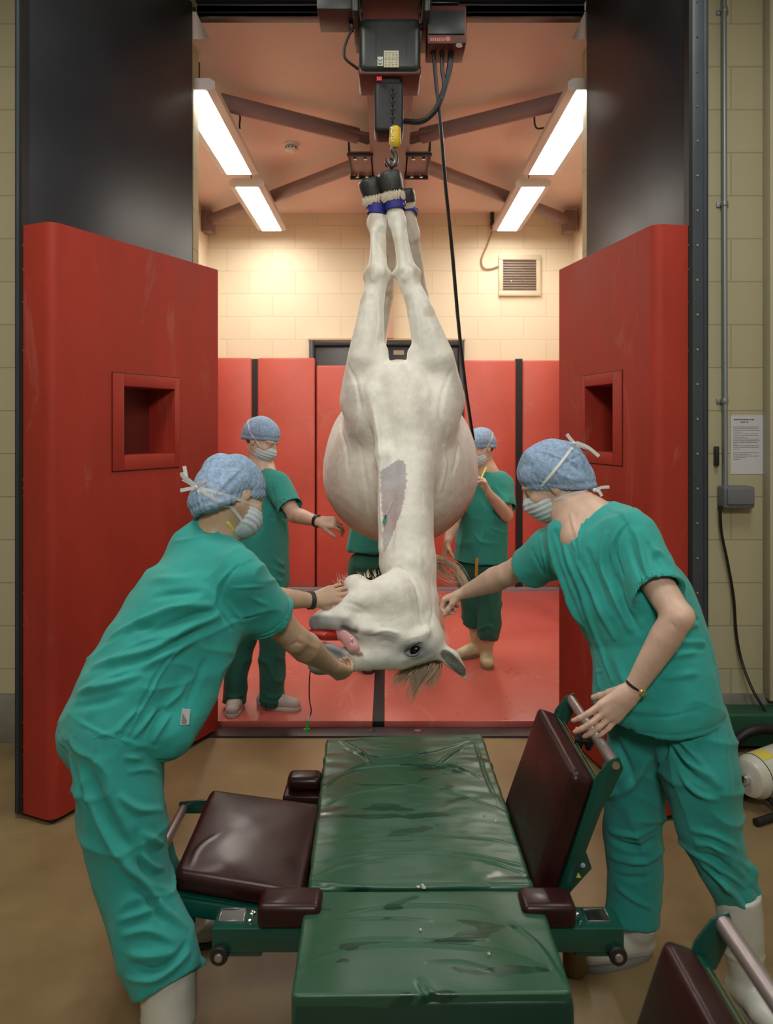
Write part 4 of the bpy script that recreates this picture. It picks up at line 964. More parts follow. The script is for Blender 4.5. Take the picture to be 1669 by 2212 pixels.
# catheter in the neck, sampling line with green connector from the muzzle
ct = empty('neck_catheter', tuple(P(828, 1120, 3.0)), 'small blue and green catheter stuck in the clipped neck patch', 'catheter')
tree = BVHTree.FromPolygons([V(q) for q in coords(hm)], [tuple(f.vertices) for f in hm.polygons])
def onh(px, py, off=.004):
    O = V((0, 0, EYE)); r_ = tree.ray_cast(O, (P(px, py, 1) - O).normalized()); return (r_[0] if r_[0] is not None else P(px, py, 3.06)) - V((0, off, 0))
MB().tube([onh(833, 1112), onh(831, 1120, .008)], .004, n=8).build('catheter_wing', mat('dark_blue_plastic', (.02, .06, .15), .4), ct)
MB().tube([onh(831, 1120, .008), onh(828, 1130, .009)], .0055, n=10).build('catheter_hub', mat('teal_plastic', (.03, .35, .25), .3), ct)
MB().tube([onh(848, 1080, .002), onh(842, 1096, .005), onh(834, 1112, .005)], .0016, n=6).build('catheter_thread', M['paper'], ct)
sl = empty('sampling_line', tuple(P(664, 1580, 2.9)), 'thin dark red line dangling from the muzzle with a green connector', 'tube')
MB().tube(spline([P(671, 1440, 2.92), P(668, 1470, 2.90), P(668, 1510, 2.90), P(672, 1535, 2.90), P(667, 1552, 2.90)]), .0022, n=6).build('line_tube', mat('dark_red_line', (.10, .012, .012), .3), sl)
MB().tube([P(668, 1545, 2.90), P(665, 1558, 2.90)], [.003, .005], n=10).build('clear_luer', mat('clear_plastic', (.55, .5, .48), .2), sl)
g = MB(); g.tube([P(665, 1556, 2.9), P(662, 1574, 2.9)], [.006, .0045], n=10); g.tube([P(656, 1576, 2.9), P(668, 1574, 2.9)], .004, n=8); g.tube([P(662, 1574, 2.9), P(661, 1583, 2.9)], .005, n=8)
g.build('green_connector', mat('green_plastic', (.03, .38, .06), .35), sl)
# ================================================================ the operating table
M['green_vinyl'] = None
def wet_vinyl():
    m = mat('green_vinyl', (.019, .085, .046), .42, bump=.12, bscale=26, stretch=(.35, 1, 1)); nt = m.node_tree; b = nt.nodes['Principled BSDF']
    tc = nt.nodes.new('ShaderNodeTexCoord'); mp = nt.nodes.new('ShaderNodeMapping'); mp.inputs['Scale'].default_value = (4.2, 11.0, 5.0); mp.inputs['Location'].default_value = (1.3, .4, 0)
    nt.links.new(tc.outputs['Object'], mp.inputs[0])
    n = nt.nodes.new('ShaderNodeTexNoise'); n.inputs['Scale'].default_value = 1.0; n.inputs['Detail'].default_value = 2.5; n.inputs['Distortion'].default_value = .8
    nt.links.new(mp.outputs[0], n.inputs['Vector'])
    r = nt.nodes.new('ShaderNodeMapRange'); r.inputs['From Min'].default_value = .60; r.inputs['From Max'].default_value = .62
    nt.links.new(n.outputs['Fac'], r.inputs['Value'])
    mx = nt.nodes.new('ShaderNodeMix'); mx.data_type = 'RGBA'; mx.inputs[6].default_value = (.021, .090, .048, 1); mx.inputs[7].default_value = (.007, .048, .026, 1)
    nt.links.new(r.outputs[0], mx.inputs[0]); nt.links.new(mx.outputs[2], b.inputs['Base Color'])
    mr = nt.nodes.new('ShaderNodeMapRange'); mr.inputs['To Min'].default_value = .36; mr.inputs['To Max'].default_value = .24
    nt.links.new(r.outputs[0], mr.inputs['Value']); nt.links.new(mr.outputs[0], b.inputs['Roughness']); return m
M['green_vinyl'] = wet_vinyl()
M['table_green'] = mat('green_enamel', (.003, .060, .042), .32, var=.12, vscale=9, coat=.3)
M['maroon'] = mat('maroon_vinyl', (.026, .0055, .0055), .40, spec=.3, var=.25, vscale=7, bump=.10, bscale=22, coat=.12, rvar=.08)
tb = empty('operating_table', (.09, 2.0, 0), 'green vinyl covered horse operating table with maroon padded wings and green enamel frame', 'operating table')
def cushion(name, corners, th, m, r=.018, puff=.008, par=tb, folds=(), noise=(), n=70, drop=0):
    """soft upholstered slab: four top corners (near-left, near-right, far-right, far-left) and thickness"""
    a, b, c, d = [V(q) for q in corners]; up = (b - a).cross(d - a).normalized()
    vs = []; fs = []
    L1 = (b - a).length; L2 = (d - a).length; nu = n; nv = max(6, int(n * L2 / L1))
    def pt(u, v): return a.lerp(b, u).lerp(d.lerp(c, u), v)
    # parametric superellipse shell: inset grid + skirt rings
    ring = []
    def prof(k, K):
        t = k / K * math.pi / 2; return r * (1 - math.sin(t)), r * (1 - math.cos(t))      # inset, drop
    K = 4
    def inset(u, v, i):
        return pt(min(max(u, 0), 1), min(max(v, 0), 1)) + ((b - a).normalized() * (i * (1 - 2 * u))) + ((d - a).normalized() * (i * (1 - 2 * v)))
    for j in range(nv + 1):
        for i in range(nu + 1):
            u, v = i / nu, j / nv; q = inset(u, v, r)
            h = puff * (1 - (2 * u - 1) ** 4) * (1 - (2 * v - 1) ** 4); vs.append(q + up * h)
    for j in range(nv):
        for i in range(nu): k = j * (nu + 1) + i; fs.append((k, k + 1, k + nu + 2, k + nu + 1))
    border = [(i, 0) for i in range(nu)] + [(nu, j) for j in range(nv)] + [(i, nv) for i in range(nu, 0, -1)] + [(0, j) for j in range(nv, 0, -1)]
    prev = [j * (nu + 1) + i for i, j in border]
    steps = [(r * math.sin(k / K * math.pi / 2), r * (1 - math.cos(k / K * math.pi / 2))) for k in range(1, K + 1)] + [(r, r + (th - 2 * r) * k / 6) for k in range(1, 7)] + [(r * math.cos(k / K * math.pi / 2), th - r + r * math.sin(k / K * math.pi / 2)) for k in range(1, K + 1)]
    for out, dn in steps:
        cur = []
        for i, j in border:
            u, v = i / nu, j / nv; q = inset(u, v, r)
            nx = (-1 if i == 0 else 0) + (1 if i == nu else 0); ny = (-1 if j == 0 else 0) + (1 if j == nv else 0)
            o_ = (b - a).normalized() * nx + (d - a).normalized() * ny
            if nx and ny: o_ = o_ * .72
            cur.append(len(vs)); vs.append(q + o_ * out - up * dn)
        m_ = len(border)
        for k in range(m_): fs.append((prev[k], cur[k], cur[(k + 1) % m_], prev[(k + 1) % m_]))
        prev = cur
    fs.append(tuple(prev))
    me = bpy.data.meshes.new(name); me.from_pydata([tuple(q) for q in vs], [], fs); me.update()
    import bmesh as _b
    bm = _b.new(); bm.from_mesh(me); _b.ops.recalc_face_normals(bm, faces=bm.faces); bm.to_mesh(me); bm.free()
    me.polygons.foreach_set('use_smooth', [True] * len(me.polygons)); me.update()
    if folds or noise: displace(me, folds, noise)
    return link(name, me, m, par)
ZT = .445
def T(px, py, z=ZT):
    d = (EYE - z) * FPX / (py - CY); return P(px, py, d)
# main mattress (rear section) and head section
cushion('mattress', [T(664, 1917), T(1154, 1913), T(1041, 1583), T(704, 1593)], .10, M['green_vinyl'], r=.012, puff=.006, n=150, folds=[
    ([(745, 1612), (790, 1632), (860, 1634), (940, 1622), (1010, 1600)], .006, .006), ([(735, 1600), (780, 1625), (800, 1650)], .006, .007), ([(1000, 1612), (960, 1640), (940, 1655)], .006, .007),
    ([(700, 1700), (760, 1665), (840, 1655), (930, 1655), (1010, 1670), (1085, 1715)], .007, .007), ([(715, 1690), (790, 1650), (870, 1645)], -.004, .006), ([(900, 1648), (980, 1655), (1040, 1680)], .005, .005),
    ([(690, 1745), (760, 1715), (850, 1700)], .003, .006), ([(840, 1690), (930, 1700), (1040, 1735), (1095, 1760)], .004, .006), ([(680, 1830), (800, 1812), (920, 1806), (1040, 1810), (1120, 1830)], .004, .006),
    ([(672, 1870), (760, 1850), (880, 1843), (1000, 1842), (1130, 1870)], .005, .006), ([(670, 1900), (740, 1870), (830, 1860)], .004, .006), ([(930, 1850), (1050, 1860), (1140, 1890)], .003, .006),
    ([(672, 1905), (760, 1914), (900, 1917), (1050, 1912), (1148, 1900)], .007, .006), ([(1025, 1600), (1050, 1680), (1080, 1740)], .003, .006)], noise=[(9, .0025, ((0, 1, 0), 2.5)), (22, .0012, ((0, 1, 0), 2.0))])
cushion('head_mattress', [T(628, 2150, ZT - .004), T(1238, 2143, ZT - .004), T(1160, 1923, ZT - .004), T(662, 1924, ZT - .004)], .115, M['green_vinyl'], r=.008, puff=.004, n=140, folds=[
    ([(650, 2005), (760, 1970), (880, 1958), (1000, 1960), (1060, 1970)], .004, .006), ([(700, 1990), (840, 1985), (930, 1988)], .003, .005), ([(880, 2030), (960, 2032), (1060, 2028)], .003, .004),
    ([(640, 2090), (760, 2050), (860, 2040), (980, 2045), (1100, 2060), (1190, 2100)], .004, .006), ([(700, 2040), (800, 2030), (900, 2030)], -.003, .005), ([(920, 2080), (990, 2078), (1060, 2095)], -.003, .004),
    ([(1100, 1990), (1160, 2040), (1215, 2120)], .003, .006), ([(905, 2120), (925, 2150), (945, 2165)], -.006, .008)], noise=[(8, .002, ((0, 1, 0), 2.5))])
# water pooled at the joint and on the cover: thin drops
wd = mat('water', (.9, 1.0, .95), .02, spec=.8); wd.node_tree.nodes['Principled BSDF'].inputs['Transmission Weight'].default_value = .9; wd.node_tree.nodes['Principled BSDF'].inputs['IOR'].default_value = 1.33
rr = random.Random(12)
for k, (px, py, s_) in enumerate([(903, 1914, .006), (915, 1915, .007), (912, 1910, .004), (1042, 1724, .004), (1012, 1738, .003), (1046, 1762, .004), (1070, 1772, .004), (860, 1640, .004), (930, 1642, .004), (1000, 1655, .004), (1055, 2058, .004), (908, 2006, .003)]):
    q = T(px, py, ZT + .006); MB().lathe(q - V((0, 0, .002)), (0, 0, 1), [(0, s_), (.0015, s_ * .95), (.003, s_ * .6), (.0036, 0)], n=14).build('water_drop', wd, tb)
# steel deck, side rails, pedestal
Z0 = ZT - .10
dk = MB(); A = [T(672, 1915), T(1148, 1913), T(1036, 1590), T(708, 1598)]; dk.hexa([V((q.x, q.y, Z0 - .03)) for q in A], [V((q.x, q.y, Z0)) for q in A]); dk.build('deck_plate', M['table_green'], tb, bevel=.004)
dk = MB(); A = [T(640, 2148), T(1226, 2143), T(1150, 1926), T(672, 1926)]; dk.hexa([V((q.x, q.y, Z0 - .04)) for q in A], [V((q.x, q.y, Z0 - .018)) for q in A]); dk.build('head_deck_plate', M['table_green'], tb, bevel=.004)
# table continues towards the viewer below the frame as a dropped flap
ff = MB(); a_ = T(632, 2152, ZT - .01); b_ = T(1236, 2146, ZT - .01)
cushion('front_flap', [V((a_.x - .004, a_.y - .010, .04)), V((b_.x + .006, b_.y - .010, .04)), V((b_.x + .004, b_.y - .006, ZT - .02)), V((a_.x, a_.y - .006, ZT - .02))], .05, mat('dark_green_flap', (.010, .050, .034), .4, bump=.1, bscale=30), r=.01, puff=.006, n=50)
pc = MB(); pc.box((-.17, 1.72, .06), (.35, 2.75, Z0 - .035)); pc.build('pedestal', mat('dark_maroon_housing', (.020, .008, .008), .45, var=.2), tb, bevel=.03, seg=3)
bs = MB(); bs.box((-.24, 1.64, .0), (.42, 2.82, .06)); bs.build('base_plate', mat('dark_base_steel', (.012, .012, .012), .5), tb, bevel=.01)
st = MB(); st.ribbon([V((.30, 1.80, .33)), V((.37, 1.72, .2)), V((.43, 1.60, .01))], .05, (0, 1, 0), .004); st.build('dark_strap', mat('dark_brown_strap', (.018, .010, .008), .6), tb)
# cross arm with maroon blocks, inset squares and castors
YA0, YA1 = 1.875, 1.965
arm = MB(); arm.box((-.425, YA0, .345), (.578, YA1, .405))
arm.build('cross_arm', M['table_green'], tb, bevel=.006)
for sx, cx0, cx1, sq0, sq1 in ((-1, -.315, -.16, -.415, -.352), (1, .33, .462, .492, .552)):
    blk = MB().box((cx0, YA0 - .004, .402), (cx1, YA1 - .005, .462)); blk.build('support_pad', M['maroon'], tb, bevel=.016, seg=4)
    rf = MB(); y0, y1 = YA0 + .025, YA0 + .078
    for bx in ((sq0, y0, sq1, y0 + .004), (sq0, y1 - .004, sq1, y1), (sq0, y0, sq0 + .004, y1), (sq1 - .004, y0, sq1, y1)): rf.box((bx[0], bx[1], .403), (bx[2], bx[3], .4085))
    f_ = rf.build('socket_rim', M['chrome'], tb, bevel=.0015)
    MB().box((sq0 + .004, y0 + .004, .403), (sq1 - .004, y1 - .004, .406)).build('socket_hole', mat('dark_green_hollow', (.003, .014, .012), .3), f_)
    sx_ = sq1 + .016 if sx < 0 else sq0 - .016
    for yy, r_ in ((YA0 + .060, .009), (YA0 + .025, .005)): MB().lathe((sx_, yy, .405), (0, 0, 1), [(0, r_), (.004, r_), (.006, r_ * .6), (.006, 0)], n=16).build('chrome_bolt', M['chrome'], tb)
    wx = -.405 if sx < 0 else .560
    cs_ = MB(); cs_.cyl((wx, YA0 - .012, .343), (wx, YA0 + .02, .343), .022, n=24); cc = cs_.build('castor', M['black'], tb, bevel=.003)
    MB().lathe((wx, YA0 - .012, .343), (0, -1, 0), [(0, .010), (.003, .010), (.005, .007), (.005, 0)], n=16).build('castor_hub', M['steel'], cc)
    MB().box((wx + (.0 if sx < 0 else -.10), YA0 + .01, .330), (wx + (.10 if sx < 0 else .0), YA0 + .05, .350)).build('castor_bracket', M['table_green'], tb, bevel=.003)
# left wing, lying flat
wing = [V((-.562, 2.035, .452)), V((-.212, 1.975, .430)), V((-.205, 2.435, .440)), V((-.566, 2.49, .462))]
cushion('wing_cushion', wing, .056, M['maroon'], r=.02, puff=.006, n=60, folds=[([(470, 1800), (430, 1830), (410, 1870)], .0015, .008)], noise=[(12, .0010, None)])
fr = MB(); lo = [V((q.x, q.y, q.z - .057)) for q in wing]
fr.hexa([q - V((0, 0, .018)) for q in lo], lo); fr.build('wing_frame', M['table_green'], tb, bevel=.003)
fr = MB(); fr.hexa([V((-.575, 2.02, .350)), V((-.20, 1.962, .335)), V((-.20, 1.972, .335)), V((-.575, 2.03, .350))], [V((-.575, 2.02, .392)), V((-.20, 1.962, .376)), V((-.20, 1.972, .376)), V((-.575, 2.03, .392))]); fr.build('wing_rail', M['table_green'], tb, bevel=.002)
hb = MB(); hb.hexa([V((-.665, 2.475, .385)), V((-.56, 2.475, .385)), V((-.56, 2.485, .385)), V((-.665, 2.485, .385))], [V((-.665, 2.475, .42)), V((-.56, 2.475, .43)), V((-.56, 2.485, .43)), V((-.665, 2.485, .42))]); hb.build('handle_bracket', M['table_green'], tb, bevel=.002); hb = MB()
hb.hexa([V((-.665, 2.015, .37)), V((-.56, 2.015, .35)), V((-.56, 2.025, .35)), V((-.665, 2.025, .37))], [V((-.665, 2.015, .40)), V((-.56, 2.015, .40)), V((-.56, 2.025, .40)), V((-.665, 2.025, .40))])
hb.build('handle_bracket', M['table_green'], tb, bevel=.002)
MB().cyl((-.652, 2.01, .392), (-.650, 2.48, .402), .0145, n=20).build('handle_bar', M['steel'], tb, bevel=.002)
MB().lathe((-.60, 2.12, .40), (-.3, 0, 1), [(0, .012), (.02, .014), (.03, .009), (.03, 0)], n=12).build('clamp_knob', M['black'], tb)
# far left small pad
MB().box((-.345, 2.56, .375), (-.15, 2.66, .40)).build('rear_pad_plate', M['maroon'], tb, bevel=.008, seg=3)
MB().box((-.335, 2.585, .40), (-.22, 2.665, .448)).build('support_pad', M['maroon'], tb, bevel=.02, seg=4)
MB().box((-.33, 2.57, .33), (-.10, 2.65, .375)).build('rear_cross_arm', M['table_green'], tb, bevel=.004)
# raised wings on the right
def raised(name_y0, y1, par, hinge=(.372, .405), ang=71, L=.345, extras=True):
    y0 = name_y0; a = math.radians(ang); u = V((math.cos(a), 0, math.sin(a))); w_ = V((math.sin(a), 0, -math.cos(a)))      # up the wing, outward
    B = V((hinge[0], 0, hinge[1]))
    def q(h, o, y): return B + u * h + w_ * o + V((0, y, 0))
    cushion('wing_cushion', [q(0, 0, y0), q(0, 0, y1), q(L, 0, y1), q(L, 0, y0)][::-1] if False else [q(0, 0, y1), q(0, 0, y0), q(L, 0, y0), q(L, 0, y1)], .062, M['maroon'], r=.016, puff=.006, n=50, par=par, noise=[(10, .0015, None)])
    f = MB(); f.hexa([q(-.06, .064, y0 + .004), q(-.06, .064, y1 - .004), q(L - .01, .064, y1 - .004), q(L - .01, .064, y0 + .004)], [q(-.06, .085, y0 + .004), q(-.06, .085, y1 - .004), q(L - .01, .085, y1 - .004), q(L - .01, .085, y0 + .004)])
    fo = f.build('wing_frame', M['table_green'], par, bevel=.002)
    for yy, sg in ((y0 - .004, 1), (y1, -1)):
        e = MB(); e.prism([q(-.07, .066, yy), q(L + .005, .058, yy), q(L + .055, .074, yy), q(L + .075, .098, yy), q(L + .05, .118, yy), q(L - .02, .110, yy), q(L - .07, .100, yy), q(.02, .092, yy), q(-.07, .088, yy)], (0, .007, 0))
        e.build('end_bracket', M['table_green'], par, bevel=.0015)
    MB().cyl(q(L + .052, .096, y0 + .003), q(L + .052, .096, y1), .0155, n=24).build('handle_bar', M['steel'], par)
    MB().lathe(q(L + .052, .096, y0 - .004), (0, -1, 0), [(0, .010), (.003, .010), (.003, .005), (.001, .004), (.001, 0)], n=18).build('bar_bolt', M['chrome'], par)
    ln = MB()
    for o_ in (.068, .079): ln.box((0, 0, 0), (.001, .001, .001)) if False else ln.tube([q(L - .008, o_, y0 + .02), q(L - .008, o_, y1 - .04)], .0009, n=4)
    ln.build('gilt_line', mat('faded_gilt_line', (.25, .14, .03), .5), par)
    if extras:
        kb = MB(); k0 = q(L - .02, .088, y0 + .27); kb.cyl(k0, k0 + u * .04, .013, n=14); kb.cyl(k0 + u * .02 + w_ * -.01, k0 + u * .03 + w_ * .035 + V((0, -.015, 0)), .010, n=12)
        kb.lathe(k0 + u * .02 + w_ * .02, w_ - V((0, .5, 0)), [(0, .012), (.006, .019), (.016, .019), (.018, .012)], n=10); ko = kb.build('clamp_knob', M['black'], par, bevel=.001)
        MB().tube([k0 + u * .03, k0 + u * .048 + V((-.012, .03, 0))], [.005, .003], n=8).build('lever_tip', M['yellow2'], ko)
        hs_ = MB(); hs_.prism([q(.02, .085, y0 + .05), q(.14, .085, y0 + .05), q(.155, .105, y0 + .05), q(.10, .150, y0 + .05), q(.03, .120, y0 + .05), q(-.05, .09, y0 + .05)], (0, .16, 0))
        ho_ = hs_.build('gear_housing', M['table_green'], par, bevel=.004)
        tr_ = MB(); c0 = q(.075, .112, y0 + .048); s_ = .014; tr_.add([c0 + V((-s_, 0, -s_ * .8)), c0 + V((s_, 0, -s_ * .8)), c0 + V((0, 0, s_))], [(0, 1, 2)]); tr_.build('warning_triangle', M['yellow2'], ho_, smooth=False)
        MB().cyl(q(.105, .118, y0 + .04), q(.105, .118, y0 + .05), .007, n=12).build('housing_bolt', M['chrome'], ho_)
raised(2.00, 2.475, tb)
rw2 = empty('rear_table_wing' if False else 'table_wing', (.45, 1.1, 0), 'blurred raised maroon padded wing with grey handle bar at the bottom right corner', 'table wing')
raised(.90, 1.355, rw2, extras=False)
tn = MB(); tn.box((.36, .92, .02), (.46, 1.34, .30)); tn.build('wing_stand', mat('dark_maroon_cover', (.020, .006, .007), .4), rw2, bevel=.03, seg=3)
bt = Soft(.01)
# small tan leather cup below the raised wing (visible under the green bracket)
tag(MB().lathe((.56, 2.30, 0), (0, 0, 1), [(0, .03), (.01, .034), (.09, .036), (.10, .033), (.10, 0)], n=24).build('floor_stop', mat('tan_rubber_stop', (.22, .13, .045), .5), bevel=.003), 'short tan cylinder standing on the floor under the raised wing', 'stop')
# ================================================================ people
M['skin'] = mat('skin', (.62, .42, .32), .5, var=.14, vscale=14, bump=.06, bscale=180, sss=.12)
M['skin_tan'] = mat('tan_skin', (.54, .36, .24), .5, var=.14, vscale=14, bump=.06, bscale=180, sss=.12)
def cloth(name, c, fine=520, b=.35): return mat(name, c, .78, var=.08, vscale=5, bump=b, bscale=fine, sheen=.15)
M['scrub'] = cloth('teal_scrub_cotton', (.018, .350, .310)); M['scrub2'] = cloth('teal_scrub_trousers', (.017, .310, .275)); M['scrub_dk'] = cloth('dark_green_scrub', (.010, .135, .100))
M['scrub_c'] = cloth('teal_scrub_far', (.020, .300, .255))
M['cap'] = mat('blue_nonwoven_cap', (.26, .38, .55), .8, var=.26, vscale=90, bump=.22, bscale=160, detail=5)
M['mask'] = mat('pale_blue_mask', (.52, .60, .64), .8, var=.06, vscale=40, bump=.2, bscale=200)
M['tie'] = mat('white_tape', (.66, .67, .66), .8, bump=.2, bscale=300)
M['hairdk'] = mat('dark_brown_hair', (.035, .020, .012), .5, var=.4, vscale=90, stretch=(1, 1, .2))
M['hairlt'] = mat('fair_hair', (.20, .12, .06), .5, var=.4, vscale=90, stretch=(1, 1, .2))
M['boot'] = mat('white_rubber_boot', (.56, .57, .52), .35, var=.10, vscale=7, bump=.04, bscale=30)
M['boot_cream'] = mat('cream_rubber_boot', (.62, .60, .40), .45, var=.08, vscale=7)
M['sole'] = mat('boot_sole', (.20, .20, .18), .6); M['sole_dk'] = mat('dark_sole', (.035, .025, .02), .6)
M['trainer'] = mat('off_white_trainer', (.52, .47, .43), .6, var=.12, vscale=30)
def frame(f, u):
    f = V(f).normalized(); u = V(u); u = (u - f * u.dot(f)).normalized(); return f, u, f.cross(u)
def head_prims(S, O, f, u, s=1.0):
    f, u, r = frame(f, u); L = lambda a, b, c: V(O) + (r * a + f * b + u * c) * s
    ax = [r, f, u]
    S.ell(L(0, -.012, .030), (.074 * s, .093 * s, .084 * s), ax=ax, k=.02)
    S.ell(L(0, .034, -.030), (.060 * s, .058 * s, .074 * s), ax=ax, k=.03)
    for g in (-1, 1):
        S.cone(L(g * .052, -.005, -.050), L(g * .022, .070, -.096), .018 * s, .015 * s, k=.02)
        S.ell(L(g * .036, .064, -.030), (.022 * s,) * 3, k=.02); S.cone(L(g * .018, .090, .020), L(g * .046, .074, .018), .010 * s, .008 * s, k=.015)
        S.ell(L(g * .031, .098, .001), (.014 * s, .012 * s, .010 * s), ax=ax, k=.01, sub=True)
        S.ell(L(g * .031, .080, .000), (.011 * s,) * 3, k=.004)
        S.ell(L(g * .074, -.008, -.010), (.009 * s, .019 * s, .031 * s), ax=[r, f + u * .2, u], k=.006)
        S.ell(L(g * .084, -.003, -.006), (.006 * s, .009 * s, .016 * s), ax=ax, k=.004, sub=True)
    S.ell(L(0, .074, -.100), (.020 * s, .018 * s, .016 * s), ax=ax, k=.02)
    S.cone(L(0, .092, .008), L(0, .112, -.034), .008 * s, .013 * s, k=.012); S.ell(L(0, .100, -.040), (.019 * s, .014 * s, .009 * s), ax=ax, k=.008)
    S.cone(L(-.018, .090, -.064), L(.018, .090, -.064), .008 * s, k=.008); S.cone(L(-.015, .090, -.074), L(.015, .090, -.074), .008 * s, k=.006)
    return L, (f, u, r)
def hand_prims(S, wr, d, n, thumb, curl=(.3, .3, .25), spread=.10, s=1.0, tcurl=.5, tdir=(.6, .8, .25), curls=None):
    """wr wrist, d direction to knuckles, n palm normal, thumb +1/-1 side (side = d x n)"""
    d = V(d).normalized(); n = V(n); n = (n - d * n.dot(d)).normalized(); sd = d.cross(n) * thumb
    wr = V(wr)
    S.cone(wr - d * .01, wr + d * .030 * s, .024 * s, .026 * s, k=.015, sq=(n, .72))
    for i, (off, ln, fr) in enumerate(((.030, .088, .0090), (.010, .093, .0094), (-.010, .089, .0088), (-.028, .080, .0078))):
        kn = wr + (d * ln + sd * off - n * (.002 if i in (1, 2) else -.001)) * s
        S.cone(wr + (d * .02 + sd * off * .6) * s, kn, .0145 * s, .0115 * s, k=.012, sq=(n, .95))
        a = (off / .03) * spread; c, s_ = math.cos(a), math.sin(a); dd = (d * c + sd * s_).normalized(); nn = n; p = kn
        cu = curls[i] if curls else curl
        for j, L_ in enumerate(((.040, .026, .021), (.045, .029, .022), (.041, .027, .021), (.032, .021, .019))[i]):
            t = cu[j]; dd2 = (dd * math.cos(t) + nn * math.sin(t)).normalized(); nn = (nn * math.cos(t) - dd * math.sin(t)).normalized(); dd = dd2
            q = p + dd * L_ * s; S.cone(p, q, fr * s * (1 - .06 * j), fr * s * (.94 - .10 * j), k=.0025); p = q
    t0 = wr + (d * .022 + sd * .018 + n * .004) * s; td = (d * tdir[0] + sd * tdir[1] + n * tdir[2]).normalized(); p = t0
    nn = (n - td * n.dot(td)).normalized(); turn = (d - td * d.dot(td)).normalized()
    for j, (L_, r_) in enumerate(((.040, .0150), (.032, .0115), (.025, .0105))):
        q = p + td * L_ * s; S.cone(p, q, r_ * s, r_ * s * .9, k=.006); p = q
        td = (td + turn * tcurl * .5 + nn * tcurl * .6).normalized()
def arm_prims(S, sh, el, wr, s=1.0, fat=1.0):
    sh, el, wr = V(sh), V(el), V(wr)
    S.chain([(sh, .052 * s * fat), (sh.lerp(el, .5), .047 * s * fat), (el, .039 * s)], k=.02)
    S.chain([(el, .040 * s), (el.lerp(wr, .28), .0425 * s * fat), (el.lerp(wr, .7), .033 * s), (wr, .0255 * s)], k=.012)
    S.ell(el + (el - (sh + wr) / 2).normalized() * .012, (.026 * s,) * 3, k=.02)
def fin(name, S, h, m, par, folds=(), noise=(), fn=None, smooth=2, labl=None):
    v_, q_ = S.mesh(h, smooth); me = np_mesh(name, v_, q_)
    if folds or noise or fn: displace(me, folds, noise, fn=fn)
    o = link(name, me, m, par)
    if labl: o['label'] = labl
    return o
def headwear(par, L, ax, s=1.0, cap_m=None, hair=None, big=1.0, cf=(), drop=-.062, front=.030, mask=True, back=0.0, tall=1.0):
    f, u, r = ax
    hr = Soft(.01); hr.ell(L(0, -.024, .010), (.0765 * s, .088 * s, .082 * s), ax=[r, f, u], k=.0)
    hr.halfcut(L(0, .030, 0), f + u * .25); fin('hair', hr, .0045, hair, par, noise=[(140, .0012, (u, .25))])
    C = Soft(.012); C.ell(L(0, -.016, .040), (.089 * s * big, .109 * s * big, .083 * s * big * tall), ax=[r, f, u], k=0)
    C.ell(L(0, -.048 - back, -.012 - back * 1.5), (.080 * s * big, .070 * s * big, .078 * s * big), ax=[r, f, u], k=.04)
    a = L(0, .11, front); b = L(0, -.13, drop); dn = (b - a).cross(r).normalized(); dn = dn if dn.dot(u) < 0 else -dn
    C.halfcut(a, dn)
    def cfn(p, n):
        q = p - np.array(a); h_ = -(q @ np.array(dn)); out = np.exp(-((h_ - .010) / .007) ** 2) * .0022 - np.exp(-((h_ - .024) / .006) ** 2) * .0020
        t = np.arctan2((p - np.array(L(0, 0, 0))) @ np.array(r), (p - np.array(L(0, 0, 0))) @ np.array(f))
        out += np.exp(-(h_ / .05) ** 2) * .0016 * np.sin(t * 34 + vnoise(p, 30) * 3)
        return out + np.abs(vnoise(p, 13)) * .010 - .003 + vnoise(p, 50) * .0007
    cap = fin('surgical_cap', C, .0048, cap_m or M['cap'], par, folds=cf, fn=cfn, smooth=1)
    mk = None
    if mask:
        K = Soft(.01); K.ell(L(0, .048, -.058), (.066 * s, .066 * s, .064 * s), ax=[r, f, u], k=0); K.cone(L(0, .108, -.028), L(0, .110, -.045), .014 * s, .016 * s, k=.02)
        K.halfcut(L(0, .100, -.012), u - f * .25); K.halfcut(L(0, .018, -.06), -f - u * .15)
        def mfn(p, n):
            c_ = (p - np.array(L(0, 0, 0))) @ np.array(u) / s; return .0016 * np.sin(c_ * 380) * (np.abs(c_ + .06) < .045)
        mk = fin('face_mask', K, .0040, M['mask'], par, fn=mfn, smooth=1)
    return cap, mk
def strap_on(par, cap, mk, body, O, pts, w=.009, name='mask_tie', off=.0016, tails=()):
    """tape laid over the surface from outside"""
    vs = []; fs = []
    for o in (cap, mk, body):
        if o is None: continue
        inv = Matrix.Identity(4); top = o
        while top.parent is not None: top = top.parent
        mw = Matrix.Translation(top.location)
        n0 = len(vs); vs += [mw @ v_.co for v_ in o.data.vertices]; fs += [tuple(i + n0 for i in f_.vertices) for f_ in o.data.polygons]
    tree = BVHTree.FromPolygons(vs, fs); O = V(O); line = []; side = []
    dense = spline(pts, 7) if len(pts) > 2 else [V(pts[0]).lerp(V(pts[1]), k / 14) for k in range(15)]
    for q in dense:
        d_ = (q - O).normalized(); hit = tree.ray_cast(O + d_ * .30, -d_)
        if hit[0] is not None and .05 < (hit[0] - O).length < .165: line.append(hit[0] + d_ * off)
        else: line.append(q)
    for _ in range(2): line = [line[0]] + [(line[i - 1] + line[i] * 2 + line[i + 1]) / 4 for i in range(1, len(line) - 1)] + [line[-1]]
    for i, q in enumerate(line):
        t = (line[min(i + 1, len(line) - 1)] - line[max(i - 1, 0)]).normalized(); side.append(t.cross((q - O).normalized()))
    MB().ribbon(line, w, side, .0009).build(name, M['tie'], par, ang=60); return line
